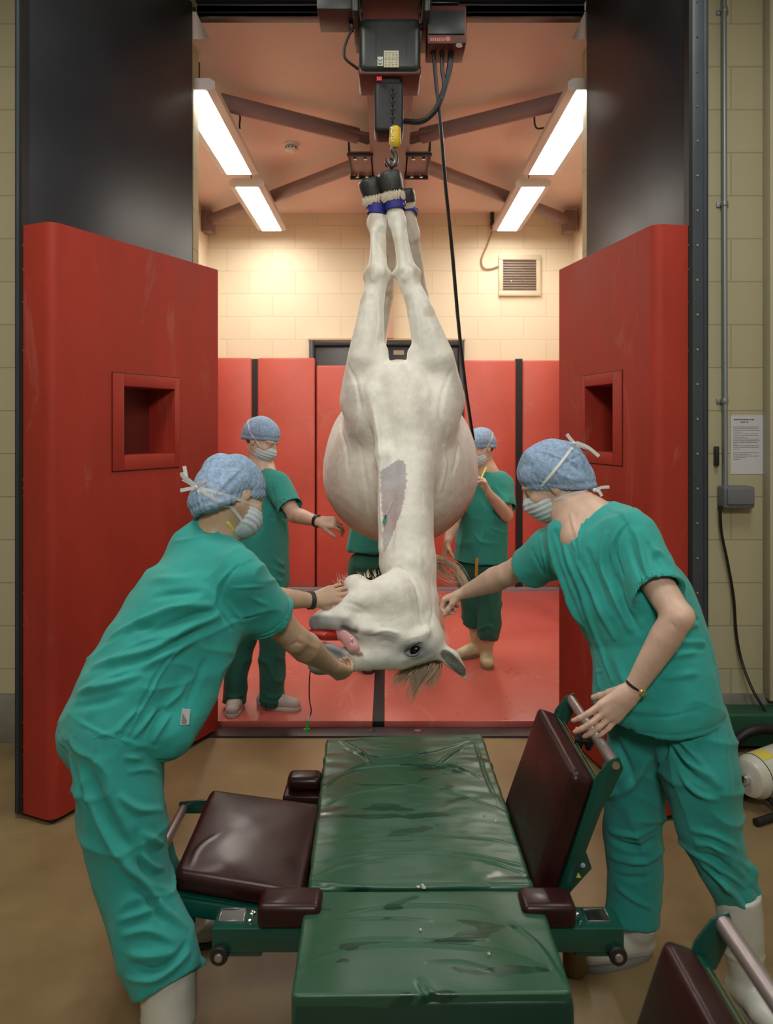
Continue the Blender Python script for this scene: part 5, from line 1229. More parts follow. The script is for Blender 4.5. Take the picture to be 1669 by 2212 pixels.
def bow(par, c, out, pts_list, w=.010, name='tie_bow'):
    b = MB(); c = V(c); out = V(out).normalized()
    for pts in pts_list:
        q = [c + V(p) for p in pts]; q = spline(q, 6) if len(q) > 2 else q
        b.ribbon(q, w, [(V((0, -1, 0)).cross((q[min(i + 1, len(q) - 1)] - q[max(i - 1, 0)]))) for i in range(len(q))], .0011)
    b.lathe(c - V((0, .006, 0)), (0, 1, 0), [(0, .004), (.003, .0065), (.009, .0065), (.012, .004)], n=12)
    b.build(name, M['tie'], par, ang=60)
def boot(par, ankle, toe, top, zf=0.0, s=1.0, m=None, sole=None, shaft=.055, name='boot'):
    """wellington: ankle (x,y), toe direction, top point of the shaft"""
    m = m or M['boot']; A = V((ankle[0], ankle[1], zf + .085 * s)); t = V((toe[0], toe[1], 0)).normalized(); top = V(top)
    B = Soft(.03); B.chain([(A, .043 * s), (A.lerp(top, .5), shaft * .95 * s), (top, shaft * s)], k=.02)
    h = A - t * .025 * s; h.z = zf + .042 * s; b_ = A + t * .075 * s; b_.z = zf + .045 * s; e = A + t * .150 * s; e.z = zf + .040 * s
    sd = V((-t.y, t.x, 0))
    B.chain([(h, .038 * s), (b_, .036 * s)], k=.03, sq=(sd, 1.05)); B.chain([(b_, .038 * s), (e, .031 * s)], k=.02, sq=(sd, 1.30))
    B.halfcut((0, 0, zf + .012), (0, 0, -1)); up = (top - A).normalized(); B.trim(top, up, shaft * 1.6 * s)
    def bf(p, n):
        zz = p[:, 2] - zf; return np.exp(-((zz - .155 * s) / .008) ** 2) * .0025 + vnoise(p, 18) * .0015 - np.exp(-((zz - .03) / .004) ** 2) * .0015
    o = fin(name, B, .006, m, par, fn=bf, smooth=1)
    n_ = 36; pr = []
    for k in range(n_):
        a = 2 * math.pi * k / n_; c_, s_ = math.cos(a), math.sin(a); L_ = .118 * s; wd = (.043 + .008 * c_) * s
        pr.append(A.xy.to_3d() + t * (.062 * s + L_ * (abs(c_) ** .8) * (1 if c_ > 0 else -1)) + sd * wd * (abs(s_) ** .8) * (1 if s_ > 0 else -1) + V((0, 0, zf)))
    MB().prism(pr, (0, 0, .018)).build('sole', sole or M['sole'], o, bevel=.003)
    return o
def shoe(par, ankle, toe, zf=0.0, s=1.0, m=None, sole=None, name='trainer'):
    m = m or M['trainer']; t = V((toe[0], toe[1], 0)).normalized(); sd = V((-t.y, t.x, 0)); A = V((ankle[0], ankle[1], zf))
    B = Soft(.02); B.chain([(A + V((0, 0, .09 * s)), .038 * s), (A - t * .02 * s + V((0, 0, .04)), .038 * s)], k=.02)
    B.chain([(A - t * .03 * s + V((0, 0, .042)), .034 * s), (A + t * .08 * s + V((0, 0, .040)), .036 * s), (A + t * .155 * s + V((0, 0, .034)), .027 * s)], k=.02, sq=(sd, 1.2))
    B.halfcut((0, 0, zf + .012), (0, 0, -1)); o = fin(name, B, .005, m, par, smooth=1)
    n_ = 32; pr = []
    for k in range(n_):
        a = 2 * math.pi * k / n_; c_, s_ = math.cos(a), math.sin(a); pr.append(A + t * (.060 * s + .125 * s * (abs(c_) ** .8) * (1 if c_ > 0 else -1)) + sd * (.042 + .006 * c_) * s * (abs(s_) ** .8) * (1 if s_ > 0 else -1))
    MB().prism(pr, (0, 0, .022)).build('sole', sole or M['boot'], o, bevel=.004)
    b = MB()
    for k in range(4): c0 = A + t * (.045 + k * .02) * s + V((0, 0, .088 - k * .006)); b.tube([c0 - sd * .018, c0 + V((0, 0, .004)), c0 + sd * .018], .0018, n=5)
    b.build('lace', M['tie'], o); return o
def legs(par, hips, chains, m, h=.0070, folds=(), noise=(), name='scrub_trousers', lat=(1, 0, 0), hemk=.85, fn=None, hems=True):
    S = Soft(.03)
    for c, r, ax in hips: S.ell(c, r, ax=ax, k=.05)
    for ch in chains:
        S.chain(ch, k=.035)
    for ch in chains:
        (a, ra), (b, rb) = ch[-2], ch[-1]; d = (V(b) - V(a)).normalized(); S.trim(b, d, rb * 1.7)
    if hems:
        for ch in chains:
            (a, ra), (b, rb) = ch[-2], ch[-1]; d = (V(b) - V(a)).normalized(); S.cone(V(b) - d * .035, V(b) + d * .05, rb - .011, k=.004, sub=True)
    return fin(name, S, h, m, par, folds, noise, fn=fn)
def wristband(par, a, b, r, w, m, name='wristwatch', face=None, fm=None, nn=(0, -1, 0), sq=.85):
    a = V(a); ax = (V(b) - a).normalized(); n = (V(nn) - ax * V(nn).dot(ax)).normalized(); sd = ax.cross(n); vs = []; N = 32
    for i in range(N):
        t = 2 * math.pi * i / N; d_ = n * math.cos(t) * sq + sd * math.sin(t)
        for rr_, hh in ((r, -w / 2), (r + .003, -w / 2 + .001), (r + .003, w / 2 - .001), (r, w / 2)): vs.append(a + d_ * rr_ + ax * hh)
    b_ = MB(); b_.add(vs, [(i * 4 + k, i * 4 + k + 1, ((i + 1) % N) * 4 + k + 1, ((i + 1) % N) * 4 + k) for i in range(N) for k in range(3)])
    o = b_.build(name, m, par, ang=60)
    if face:
        c = a + n * (r * sq + .002); MB().lathe(c, n, [(0, face), (.004, face), (.006, face * .8), (.006, 0)], n=20).build('watch_case', fm or M['chrome'], o)
    return o

# ---------------------------------------------------------------- person A: foreground left, seen from behind
A = empty('person', (-.62, 2.1, 0), 'person in teal scrubs at left foreground, back to us, holding the horse muzzle', 'person')
Af = V((.86, .51, 0)); Al = V((.51, -.86, 0))
shN = P(508, 1246, 2.31); elN = P(636, 1380, 2.47); wrN = P(716, 1440, 2.70)
shF = shN + V((-.16, .29, .03)); elF = P(560, 1290, 2.75); wrF = P(676, 1297, 2.90)
O_ = P(505, 1072, 2.47)
S = Soft(.02); L, ax = head_prims(S, O_, (.66, .56, -.50), (-.10, .40, .9))
nb = P(452, 1185, 2.44)
S.cone(L(0, -.030, -.045), nb, .056, .062, k=.03)
S.chain([(nb, .07), (P(400, 1290, 2.34), .10), (P(300, 1430, 2.23), .10), (P(238, 1570, 2.15), .11)], k=.05, sq=(Al, 1.25))
S.chain([(shF, .05), (shN, .05)], k=.04)
S.chain([(P(250, 1600, 2.09), .08), (P(283, 1850, 2.09), .055), (P(364, 2150, 1.92), .04), (P(368, 2215, 1.90), .03)], k=.03)
S.chain([(P(262, 1600, 2.24), .07), (P(298, 1800, 2.34), .05), (P(366, 1985, 2.42), .038), (P(370, 2015, 2.42), .03)], k=.03)
arm_prims(S, shN, elN, wrN, 1.08, 1.10); arm_prims(S, shF, elF, wrF, 1.0)
hand_prims(S, wrN, P(762, 1466, 2.80) - wrN, (.0, .92, .40), -1, curls=[(.7, 1.2, .9), (.75, 1.2, .9), (.8, 1.2, .9), (.85, 1.2, .9)], s=1.02, tdir=(.8, .5, .5), tcurl=.3)
hand_prims(S, wrF, P(738, 1278, 2.955) - wrF, (.05, .85, -.45), -1, curls=[(.05, .25, .2), (.10, .25, .2), (.12, .3, .2), (.2, .3, .2)], s=1.0, tdir=(.7, .5, .4), spread=.14)
bodyA = fin('body', S, .0044, M['skin_tan'], A, smooth=2, folds=[([(628, 1395), (640, 1388), (655, 1392)], -.003, .005), ([(640, 1372), (665, 1392), (690, 1402)], .003, .008)])
capA, mkA = headwear(A, L, ax, big=1.06, hair=M['hairdk'], drop=-.135, front=.040, back=.018,
    cf=[([(545, 990), (520, 1010), (500, 1030), (480, 1050), (470, 1062)], .007, .006), ([(462, 990), (452, 1020), (446, 1045)], .004, .005), ([(430, 1062), (428, 1080), (440, 1100)], .005, .006), ([(430, 1098), (460, 1108), (490, 1100), (520, 1088)], .005, .005), ([(560, 1055), (540, 1072), (515, 1082)], .004, .004), ([(455, 1085), (480, 1092)], -.004, .005)])
kb = P(441, 1056, 2.40)
for pts in ([P(441, 1056, 2.38), P(480, 1066, 2.37), P(530, 1084, 2.40), P(556, 1092, 2.45)], [P(441, 1056, 2.38), P(470, 1075, 2.36), P(500, 1100, 2.37), P(528, 1127, 2.43), P(534, 1150, 2.50)]):
    strap_on(A, capA, mkA, bodyA, L(0, -.01, 0), pts, w=.0095)
q = strap_on(A, capA, mkA, None, L(0, -.01, 0), [P(441, 1056, 2.38), P(450, 1060, 2.38)], w=.006, name='tie_knot')
kc = q[0] + V((0, -.006, 0))
px = 1 / 695
bow(A, kc, (0, -1, 0), [[(0, 0, 0), (-14 * px, -.004, 14 * px), (-27 * px, -.01, 24 * px), (-30 * px, -.012, 32 * px)], [(0, 0, 0), (-18 * px, -.002, 12 * px), (-29 * px, .0, 18 * px)], [(0, 0, 0), (-18 * px, -.006, -3 * px), (-33 * px, -.01, -6 * px)], [(0, 0, 0), (10 * px, -.008, 9 * px), (22 * px, -.010, 17 * px)],
                        [(0, 0, 0), (10 * px, -.008, -14 * px), (22 * px, -.010, -30 * px)], [(-22 * px, .0, 22 * px), (-27 * px, .004, 45 * px)]], w=.011)
# scrub top
S = Soft(.03)
S.chain([(shN, .076), (P(548, 1290, 2.36), .080), (P(584, 1332, 2.42), .084)], k=.035)
S.chain([(shF, .070), (shF.lerp(elF, .75), .078)], k=.03)
S.trim(P(585, 1334, 2.42), (P(600, 1350, 2.45) - shN), .155); S.cone(P(570, 1318, 2.40), P(620, 1370, 2.46), .068, .076, k=.004, sub=True)
S.chain([(P(240, 1565, 2.15), .132), (P(268, 1490, 2.18), .124), (P(325, 1400, 2.25), .130), (P(395, 1305, 2.33), .140), (P(445, 1225, 2.40), .112)], k=.03, sq=(Al, 1.34))
S.chain([(shF, .070), (shN, .074)], k=.06)
S.cone(P(425, 1185, 2.43), P(452, 1150, 2.45), .085, .068, k=.05)
S.chain([(P(462, 1345, 2.37), .085), (P(415, 1450, 2.30), .088), (P(352, 1560, 2.20), .088)], k=.07, sq=(Al, 1.7))
hc_ = P(240, 1603, 2.14); hn_ = V((-.24, 0, -1)); S.halfcut(hc_, hn_)
S.ell(P(240, 1618, 2.14), (.128, .150, .06), ax=[Al, Af, (0, 0, 1)], k=.01, sub=True)
S.cone(P(482, 1140, 2.47), P(505, 1098, 2.51), .056, .075, k=.02, sub=True)
foldsA = [(a_, b_ * 1.45, c_) for a_, b_, c_ in [([(554, 1201), (507, 1228), (480, 1262), (473, 1289), (476, 1320), (500, 1360)], -.006, .005), ([(545, 1205), (500, 1232), (470, 1268), (466, 1300)], .004, .006),
    ([(456, 1309), (410, 1308), (371, 1316), (303, 1343), (240, 1377)], .012, .013), ([(460, 1322), (420, 1330), (371, 1345), (320, 1366)], -.010, .011), ([(470, 1330), (405, 1357), (337, 1401), (252, 1425), (205, 1440)], .013, .013),
    ([(430, 1365), (380, 1385), (320, 1420)], -.010, .011), ([(422, 1378), (364, 1410), (303, 1441), (235, 1469), (190, 1490)], .011, .012), ([(378, 1401), (337, 1458), (310, 1509), (269, 1584)], -.004, .004), ([(384, 1403), (343, 1460), (316, 1511), (275, 1586)], .004, .005),
    ([(215, 1479), (260, 1462), (320, 1432)], -.008, .010), ([(170, 1500), (240, 1480), (300, 1460)], .008, .011), ([(160, 1530), (210, 1520), (270, 1500)], -.005, .012), ([(240, 1345), (290, 1355), (330, 1350)], -.006, .010),
    ([(337, 1526), (315, 1556), (290, 1590)], .009, .007), ([(350, 1530), (330, 1560), (310, 1590)], -.008, .006), ([(365, 1545), (345, 1575), (330, 1600)], .008, .007), ([(300, 1530), (270, 1560), (250, 1585)], .006, .007),
    ([(400, 1470), (385, 1500), (350, 1530)], .008, .010), ([(440, 1430), (420, 1480), (405, 1520)], -.006, .009), ([(260, 1260), (300, 1240), (360, 1200)], .005, .014), ([(330, 1250), (380, 1250), (430, 1240)], .006, .016), ([(330, 1290), (390, 1280), (440, 1280)], -.006, .012),
    ([(500, 1270), (540, 1268), (572, 1266)], .003, .005), ([(492, 1300), (510, 1325), (525, 1345)], .003, .007), ([(545, 1292), (560, 1300), (578, 1306)], .003, .007), ([(500, 1335), (530, 1336), (560, 1330)], -.0025, .005),
    ([(435, 1140), (470, 1150), (510, 1175), (535, 1195)], .003, .005), ([(150, 1540), (200, 1575), (270, 1600), (340, 1618)], .003, .006)]]
def hem_groove(p, c, d):
    d = np.array(V(d).normalized()); h_ = -(p - np.array(c)) @ d; return -np.exp(-((h_ - .020) / .0035) ** 2) * .0022 * (h_ < .05) + np.exp(-((h_ - .010) / .006) ** 2) * .0012
def cuffA(p, n):
    g0 = hem_groove(p, hc_, hn_)
    c_ = np.array(P(586, 1336, 2.42)); d_ = np.array(V(P(600, 1350, 2.45) - shN).normalized()); q = p - c_; h_ = q @ d_; rad = np.linalg.norm(q - np.outer(h_, d_), axis=1)
    m = (rad < .12) & (h_ > -.05); t = np.arctan2(q @ np.array((0, 0, 1.)), q @ np.array((.7, .7, 0)))
    return np.where(m, np.exp(-((h_ + .018) / .010) ** 2) * .0025 * np.sin(t * 30) - np.exp(-((h_ + .030) / .004) ** 2) * .002, 0) + g0
topA = fin('scrub_top', S, .0046, M['scrub'], A, foldsA, [(5, .006, ((.5, -.3, -.8), .8)), (7, .006, ((-.4, .3, .8), 2.4), 1), (14, .0024, ((-.4, .3, .8), 2.2)), (38, .0010, None)], fn=cuffA)
lb = MB(); lc = P(400, 1551, 2.13); tA = BVHTree.FromPolygons([V(q) + A.location for q in coords(topA.data)], [tuple(f.vertices) for f in topA.data.polygons])
def on_tree(tr, px, py, off):
    O = V((0, 0, EYE)); d_ = (P(px, py, 1) - O).normalized(); hit = tr.ray_cast(O, d_)
    return (hit[0] - d_ * off) if hit[0] is not None else None
cs = [on_tree(tA, *c_, .004) for c_ in ((389, 1566), (408, 1565), (411, 1533), (393, 1531))]
if all(c_ is not None for c_ in cs):
    dm = sorted(c_.y for c_ in cs)[1]; cs = [P(a_, b_, dm - .012) for a_, b_ in ((389, 1566), (408, 1565), (411, 1533), (393, 1531))]
    lb.prism(cs, (0, .0015, 0)); lo = lb.build('care_label', M['paper'], topA, smooth=False)
    tx = MB()
    for k in range(5): tx.prism([cs[0].lerp(cs[3], .15 + k * .16).lerp(cs[1], .12) + V((0, -.001, 0)), cs[0].lerp(cs[3], .15 + k * .16).lerp(cs[1], .7) + V((0, -.001, 0)), cs[0].lerp(cs[3], .20 + k * .16).lerp(cs[1], .7) + V((0, -.001, 0)), cs[0].lerp(cs[3], .20 + k * .16).lerp(cs[1], .12) + V((0, -.001, 0))], (0, .0008, 0))
    tx.build('label_print', M['ink'], lo, smooth=False)
pts = [L(.03, -.075, -.115), L(0, -.085, -.115), L(-.04, -.065, -.125), L(-.06, -.02, -.14)]
MB().tube(spline([P(462, 1124, 2.44), P(476, 1122, 2.40), P(490, 1128, 2.39), P(502, 1145, 2.41)]), .0075, n=8).build('yellow_lanyard', M['yellow2'], A)
lgN = [(P(250, 1600, 2.09), .120), (P(260, 1745, 2.05), .112), (P(280, 1850, 2.02), .102), (P(302, 1950, 1.99), .090), (P(342, 2050, 1.95), .092), (P(364, 2124, 1.92), .090)]
lgF = [(P(262, 1600, 2.24), .108), (P(298, 1800, 2.34), .082), (P(348, 1930, 2.40), .074), (P(372, 1998, 2.42), .074)]
fT = [(a_, b_ * 1.45, c_) for a_, b_, c_ in [([(272, 1636), (310, 1640), (352, 1654)], .006, .007), ([(280, 1668), (320, 1662), (350, 1672)], .006, .007), ([(262, 1722), (300, 1748), (345, 1750)], .009, .009), ([(172, 1658), (208, 1766), (262, 1855), (316, 1902), (362, 1922)], .011, .011), ([(190, 1650), (235, 1760), (285, 1840)], -.009, .012),
    ([(269, 1873), (323, 1924), (359, 1970), (398, 2003)], .011, .010), ([(301, 1845), (335, 1872), (358, 1876)], .011, .009), ([(310, 1800), (340, 1820), (355, 1822)], .009, .009), ([(290, 1900), (330, 1950), (350, 1990)], -.010, .010),
    ([(272, 2017), (320, 2010), (373, 2032)], .008, .009), ([(262, 1985), (300, 1975), (340, 1960)], .007, .009), ([(280, 2111), (330, 2118), (370, 2095), (405, 2060)], .009, .008), ([(287, 2082), (334, 2096), (380, 2068), (400, 2040)], -.009, .008), ([(283, 2060), (320, 2066), (370, 2060)], .008, .010),
    ([(150, 1640), (165, 1700), (180, 1760)], .005, .012), ([(210, 1600), (206, 1650), (150, 1660)], .002, .004), ([(320, 1900), (300, 1850), (290, 1800)], -.006, .01)]]
legs(A, [(P(240, 1580, 2.16), (.122, .135, .12), [Al, Af, (0, 0, 1)])], [lgN, lgF], M['scrub2'], h=.0050, folds=fT, noise=[(5, .007, ((0, 0, 1), 1.6)), (6, .010, ((.35, 0, .9), 1.7), 1), (11, .005, ((.3, 0, -.9), .5), 1), (40, .001, None)])
# turned-up flap of the near hem
hf = MB(); hf.prism([P(404, 2052, 1.93), P(444, 2084, 1.93), P(420, 2102, 1.93), P(396, 2108, 1.93), P(375, 2070, 1.93)], (0, .02, 0)); hf.build('hem_corner', M['scrub2'], A, bevel=.004, seg=3)
boot(A, (P(368, 2250, 1.89).x, 1.89), (.95, .25), P(362, 2090, 1.93), s=1.1, shaft=.064)
fa = P(395, 2030, 2.41); boot(A, (fa.x - .075, 2.42), (.98, .1), P(385, 1965, 2.42), s=1.0, sole=M['sole_dk'])
wristband(A, P(671, 1297, 2.895), wrF, .031, .020, mat('dark_grey_band', (.03, .028, .026), .5), name='wristband', nn=(0, -.8, .4), sq=.95)

# ---------------------------------------------------------------- person B: foreground right
B_ = empty('person', (.85, 2.25, 0), 'person in teal scrubs at right foreground, leaning in with one hand on the table bar', 'person')
Bl = V((.62, -.78, 0)); Bf = V((-.78, -.62, 0))
shN = P(1358, 1165, 2.33); elN = P(1464, 1332, 2.12); wrN = P(1366, 1492, 2.15)
shF = P(1198, 1190, 2.60); elF = P(1096, 1240, 2.78); wrF = P(1006, 1279, 2.98)
O_ = P(1192, 1040, 2.57)
S = Soft(.02); L, ax = head_prims(S, O_, (-.86, .22, -.46), (-.30, .06, .95))
nb = P(1272, 1125, 2.48)
S.cone(L(0, -.020, -.050), nb, .054, .060, k=.03); S.cone(L(0, .01, -.085), P(1250, 1165, 2.44), .040, .055, k=.03)
S.ell(P(1256, 1165, 2.42), (.060, .045, .05), k=.03); S.chain([(nb, .075), (P(1330, 1230, 2.42), .10), (P(1390, 1380, 2.34), .10), (P(1430, 1510, 2.30), .085)], k=.05, sq=(Bl, 1.25))
S.chain([(shF, .05), (shN, .05)], k=.04)
S.chain([(P(1392, 1560, 2.36), .08), (P(1376, 1800, 2.38), .055), (P(1372, 1990, 2.36), .04)], k=.03)
S.chain([(P(1480, 1570, 2.25), .07), (P(1535, 1790, 2.18), .055), (P(1602, 2000, 2.14), .04)], k=.03)
arm_prims(S, shN, elN, wrN, 1.02, 1.0); arm_prims(S, shF, elF, wrF, 1.02, 1.08)
hd = P(1262, 1588, 2.13) - wrN
hand_prims(S, wrN, hd, (-.35, .85, -.25), -1, curls=[(.12, .25, .2), (.10, .22, .2), (.07, .22, .2), (-.02, .25, .2)], s=1.06, spread=.07, tdir=(.80, .0, .95), tcurl=.2)
hand_prims(S, wrF, P(950, 1296, 3.05) - wrF, (-.2, .2, -.9), 1, curls=[(.9, 1.2, .8), (.9, 1.2, .8), (.95, 1.2, .8), (1.0, 1.2, .8)], s=.98, tdir=(.8, .4, .5), tcurl=.35)
bodyB = fin('body', S, .0044, M['skin'], B_, smooth=2, folds=[([(1448, 1345), (1456, 1352), (1460, 1362)], -.002, .004), ([(1232, 1110), (1240, 1140), (1250, 1170)], .004, .006), ([(1272, 1100), (1262, 1130), (1254, 1160)], -.003, .006)])
capB, mkB = headwear(B_, L, ax, big=1.03, hair=M['hairlt'], drop=-.088, front=.020, back=.010, tall=1.13,
    cf=[([(1140, 965), (1165, 972), (1200, 985), (1215, 990)], .005, .005), ([(1213, 938), (1225, 950), (1236, 962)], -.005, .004), ([(1245, 975), (1255, 1000), (1270, 1025)], .006, .005), ([(1225, 990), (1240, 1000), (1255, 1015)], .005, .005), ([(1215, 1000), (1235, 992), (1250, 985)], -.004, .004), ([(1150, 1035), (1190, 1050), (1230, 1055)], .004, .004), ([(1262, 990), (1275, 1010), (1277, 1030)], -.005, .005), ([(1200, 1015), (1220, 1030), (1250, 1040)], .004, .006)])
strap_on(B_, capB, mkB, None, L(0, -.01, 0), [P(1156, 1056, 2.48), P(1185, 1022, 2.44), P(1215, 985, 2.44), P(1240, 960, 2.50)], w=.0090)
strap_on(B_, capB, mkB, bodyB, L(0, -.03, -.05), [P(1187, 1088, 2.48), P(1220, 1078, 2.43), P(1258, 1066, 2.44), P(1282, 1060, 2.48)], w=.0085)
px = 1 / 660
bow(B_, P(1240, 958, 2.49), (0, -1, 0), [[(0, 0, 0), (-10 * px, 0, 12 * px), (-16 * px, 0, 20 * px)], [(0, 0, 0), (22 * px, 0, -8 * px), (34 * px, 0, -12 * px)], [(4 * px, 0, 2 * px), (28 * px, -.004, -8 * px), (52 * px, -.004, -27 * px)]], w=.011)
bow(B_, P(1284, 1059, 2.47), (0, -1, 0), [[(0, 0, 0), (14 * px, -.004, 6 * px), (30 * px, -.004, 7 * px)], [(0, 0, 0), (8 * px, -.006, -2 * px), (14 * px, -.006, -12 * px)]], w=.0095)
S = Soft(.03)
S.chain([(shN, .078), (P(1392, 1225, 2.26), .080), (P(1424, 1284, 2.19), .078)], k=.03)
S.chain([(shF, .070), (P(1162, 1212, 2.66), .076), (P(1140, 1228, 2.70), .078)], k=.03)
S.trim(P(1424, 1286, 2.19), P(1440, 1310, 2.15) - P(1392, 1225, 2.26), .12); S.cone(P(1408, 1258, 2.22), P(1450, 1330, 2.11), .064, .070, k=.004, sub=True)
S.trim(P(1146, 1228, 2.69), P(1110, 1228, 2.78) - P(1180, 1205, 2.62) + V((0, 0, -.04)), .11); S.cone(P(1165, 1215, 2.66), P(1100, 1240, 2.78), .058, .066, k=.004, sub=True)
S.chain([(P(1418, 1520, 2.29), .158), (P(1412, 1450, 2.31), .154), (P(1400, 1380, 2.34), .150), (P(1358, 1295, 2.38), .160), (P(1308, 1212, 2.43), .140), (P(1280, 1160, 2.47), .100)], k=.03, sq=(Bl, 1.24))
S.chain([(shF, .070), (shN, .074)], k=.06); S.cone(P(1290, 1120, 2.50), P(1340, 1140, 2.42), .070, .075, k=.05)
S.cone(P(1222, 1160, 2.50), P(1300, 1150, 2.44), .062, .06, k=.04)
S.halfcut(P(1437, 1548, 2.29), (.17, 0, -1)); S.ell(P(1420, 1575, 2.29), (.165, .165, .07), k=.01, sub=True)
S.cone(P(1268, 1108, 2.46), P(1285, 1050, 2.50), .052, .066, k=.010, sub=True)
S.cone(P(1247, 1196, 2.27), P(1240, 1108, 2.34), .004, .060, k=.006, sub=True)
foldsB = [(a_, b_ * 1.45, c_) for a_, b_, c_ in [([(1355, 1133), (1334, 1161), (1327, 1193), (1341, 1235), (1385, 1302)], -.006, .005), ([(1345, 1130), (1324, 1161), (1318, 1195), (1330, 1238)], .004, .006), ([(1373, 1147), (1387, 1200), (1400, 1250)], .009, .009), ([(1360, 1170), (1372, 1215), (1390, 1255)], -.006, .008), ([(1385, 1143), (1415, 1193), (1440, 1248)], .009, .009), ([(1400, 1175), (1425, 1225)], -.008, .007),
    ([(1186, 1135), (1196, 1200), (1228, 1288), (1256, 1376), (1292, 1482)], .011, .010), ([(1200, 1150), (1215, 1210), (1245, 1290), (1280, 1380)], -.009, .009), ([(1215, 1160), (1232, 1220), (1262, 1300), (1300, 1400), (1320, 1470)], .008, .009), ([(1249, 1218), (1292, 1306), (1327, 1376)], .009, .010), ([(1270, 1190), (1290, 1250), (1320, 1320)], -.006, .009),
    ([(1306, 1154), (1299, 1218), (1327, 1288), (1362, 1359)], .009, .010), ([(1168, 1160), (1179, 1211), (1190, 1248)], .007, .007), ([(1150, 1185), (1160, 1215), (1175, 1240)], -.005, .006), ([(1330, 1250), (1350, 1310), (1380, 1360)], -.008, .010), ([(1256, 1126), (1252, 1150), (1249, 1180)], .005, .004), ([(1214, 1118), (1230, 1158), (1243, 1186)], .004, .004), ([(1248, 1190), (1249, 1205), (1250, 1220)], -.004, .003),
    ([(1468, 1323), (1500, 1325), (1525, 1341)], .008, .007), ([(1465, 1355), (1505, 1350), (1545, 1373)], .008, .008), ([(1468, 1387), (1521, 1388), (1552, 1415)], .009, .008), ([(1440, 1420), (1500, 1410), (1555, 1440)], .007, .008), ([(1433, 1465), (1503, 1454), (1560, 1475)], .007, .009), ([(1470, 1340), (1510, 1338), (1540, 1356)], -.006, .006), ([(1460, 1402), (1520, 1402), (1556, 1428)], -.006, .006),
    ([(1488, 1320), (1520, 1360), (1540, 1420), (1555, 1480), (1560, 1505)], -.003, .004), ([(1345, 1545), (1433, 1549), (1503, 1534), (1565, 1498)], -.0025, .004), ([(1262, 1443), (1285, 1452), (1299, 1449)], .003, .004), ([(1265, 1448), (1275, 1490), (1295, 1530)], .002, .004), ([(1310, 1090), (1345, 1110), (1370, 1150), (1400, 1200)], .004, .010), ([(1390, 1130), (1430, 1200), (1460, 1270)], .005, .012), ([(1300, 1500), (1360, 1530), (1430, 1535)], .006, .012), ([(1330, 1420), (1350, 1470), (1400, 1500)], .005, .014)]]
def cuffB(p, n):
    t0 = np.array(P(1262, 1120, 2.44)); out = np.zeros(len(p))
    dist, run = polydist(p, [tuple(P(1287, 1070, 2.44)), tuple(P(1262, 1110, 2.38)), tuple(P(1248, 1150, 2.33)), tuple(P(1246, 1185, 2.30))])
    g0 = hem_groove(p, P(1437, 1548, 2.29), (.17, 0, -1))
    return g0 + np.where(dist < .03, .0012 * np.sin(run * 95) * np.exp(-(dist / .016) ** 2), 0)
topB = fin('scrub_top', S, .0046, M['scrub'], B_, foldsB, [(5, .006, ((.3, 0, -.9), .7)), (8, .006, ((.3, .2, -.9), .45), 1), (14, .0024, ((.3, .2, -.9), .45)), (38, .0010, None)], fn=cuffB)
lgL = [(P(1395, 1560, 2.36), .115), (P(1375, 1660, 2.37), .100), (P(1366, 1790, 2.38), .088), (P(1371, 1880, 2.375), .083), (P(1364, 1985, 2.36), .078)]
lgR = [(P(1490, 1560, 2.24), .112), (P(1512, 1660, 2.20), .112), (P(1528, 1780, 2.18), .090), (P(1560, 1870, 2.16), .078), (P(1592, 1945, 2.15), .062)]
fT = [(a_, b_ * 1.45, c_) for a_, b_, c_ in [([(1439, 1590), (1434, 1623), (1421, 1668)], -.009, .008), ([(1443, 1594), (1477, 1638), (1525, 1675)], .009, .009), ([(1413, 1568), (1477, 1608), (1551, 1697)], .010, .010), ([(1450, 1620), (1490, 1670), (1530, 1700)], -.008, .009), ([(1465, 1668), (1503, 1712), (1547, 1727)], .009, .009), ([(1506, 1823), (1547, 1831), (1625, 1879)], .012, .009), ([(1500, 1840), (1550, 1860), (1610, 1905)], -.010, .009), ([(1495, 1794), (1543, 1805), (1590, 1830)], .008, .009), ([(1514, 1868), (1569, 1916), (1606, 1960)], .010, .008), ([(1530, 1880), (1570, 1900), (1620, 1940)], -.006, .007),
    ([(1317, 1720), (1365, 1697), (1402, 1638)], .009, .010), ([(1321, 1812), (1365, 1831), (1413, 1816)], -.010, .010), ([(1318, 1795), (1360, 1805), (1415, 1790)], .008, .009), ([(1324, 1853), (1376, 1864), (1420, 1850)], .010, .010), ([(1332, 1916), (1365, 1942), (1406, 1961)], .008, .009), ([(1330, 1890), (1370, 1900), (1410, 1890)], -.006, .009), ([(1430, 1700), (1425, 1794), (1415, 1880), (1406, 1979)], -.0025, .004), ([(1330, 1600), (1350, 1640), (1370, 1690)], -.006, .012), ([(1560, 1560), (1570, 1640), (1575, 1720)], .005, .014)]]
legs(B_, [(P(1440, 1530, 2.28), (.118, .118, .12), [Bl, Bf, (0, 0, 1)])], [lgL, lgR], M['scrub2'], h=.0050, folds=fT, noise=[(5, .007, ((0, 0, 1), 1.6)), (6, .010, ((.35, 0, .9), 1.7), 1), (11, .005, ((.3, 0, -.9), .5), 1), (40, .001, None)])
hf = Soft(.01); hf.chain([(P(1618, 1872, 2.13), .014), (P(1634, 1885, 2.13), .007)], k=.01)
hf.chain([(P(1600, 1900, 2.14), .045), (P(1622, 1925, 2.14), .028)], k=.02, sq=((0, 1, 0), .8)); fin('cuff_fold', hf, .005, M['scrub2'], B_)
fa = P(1372, 2050, 2.36); boot(B_, (.760, 2.37), (-.97, -.26), P(1380, 1975, 2.36), s=1.05, shaft=.062)
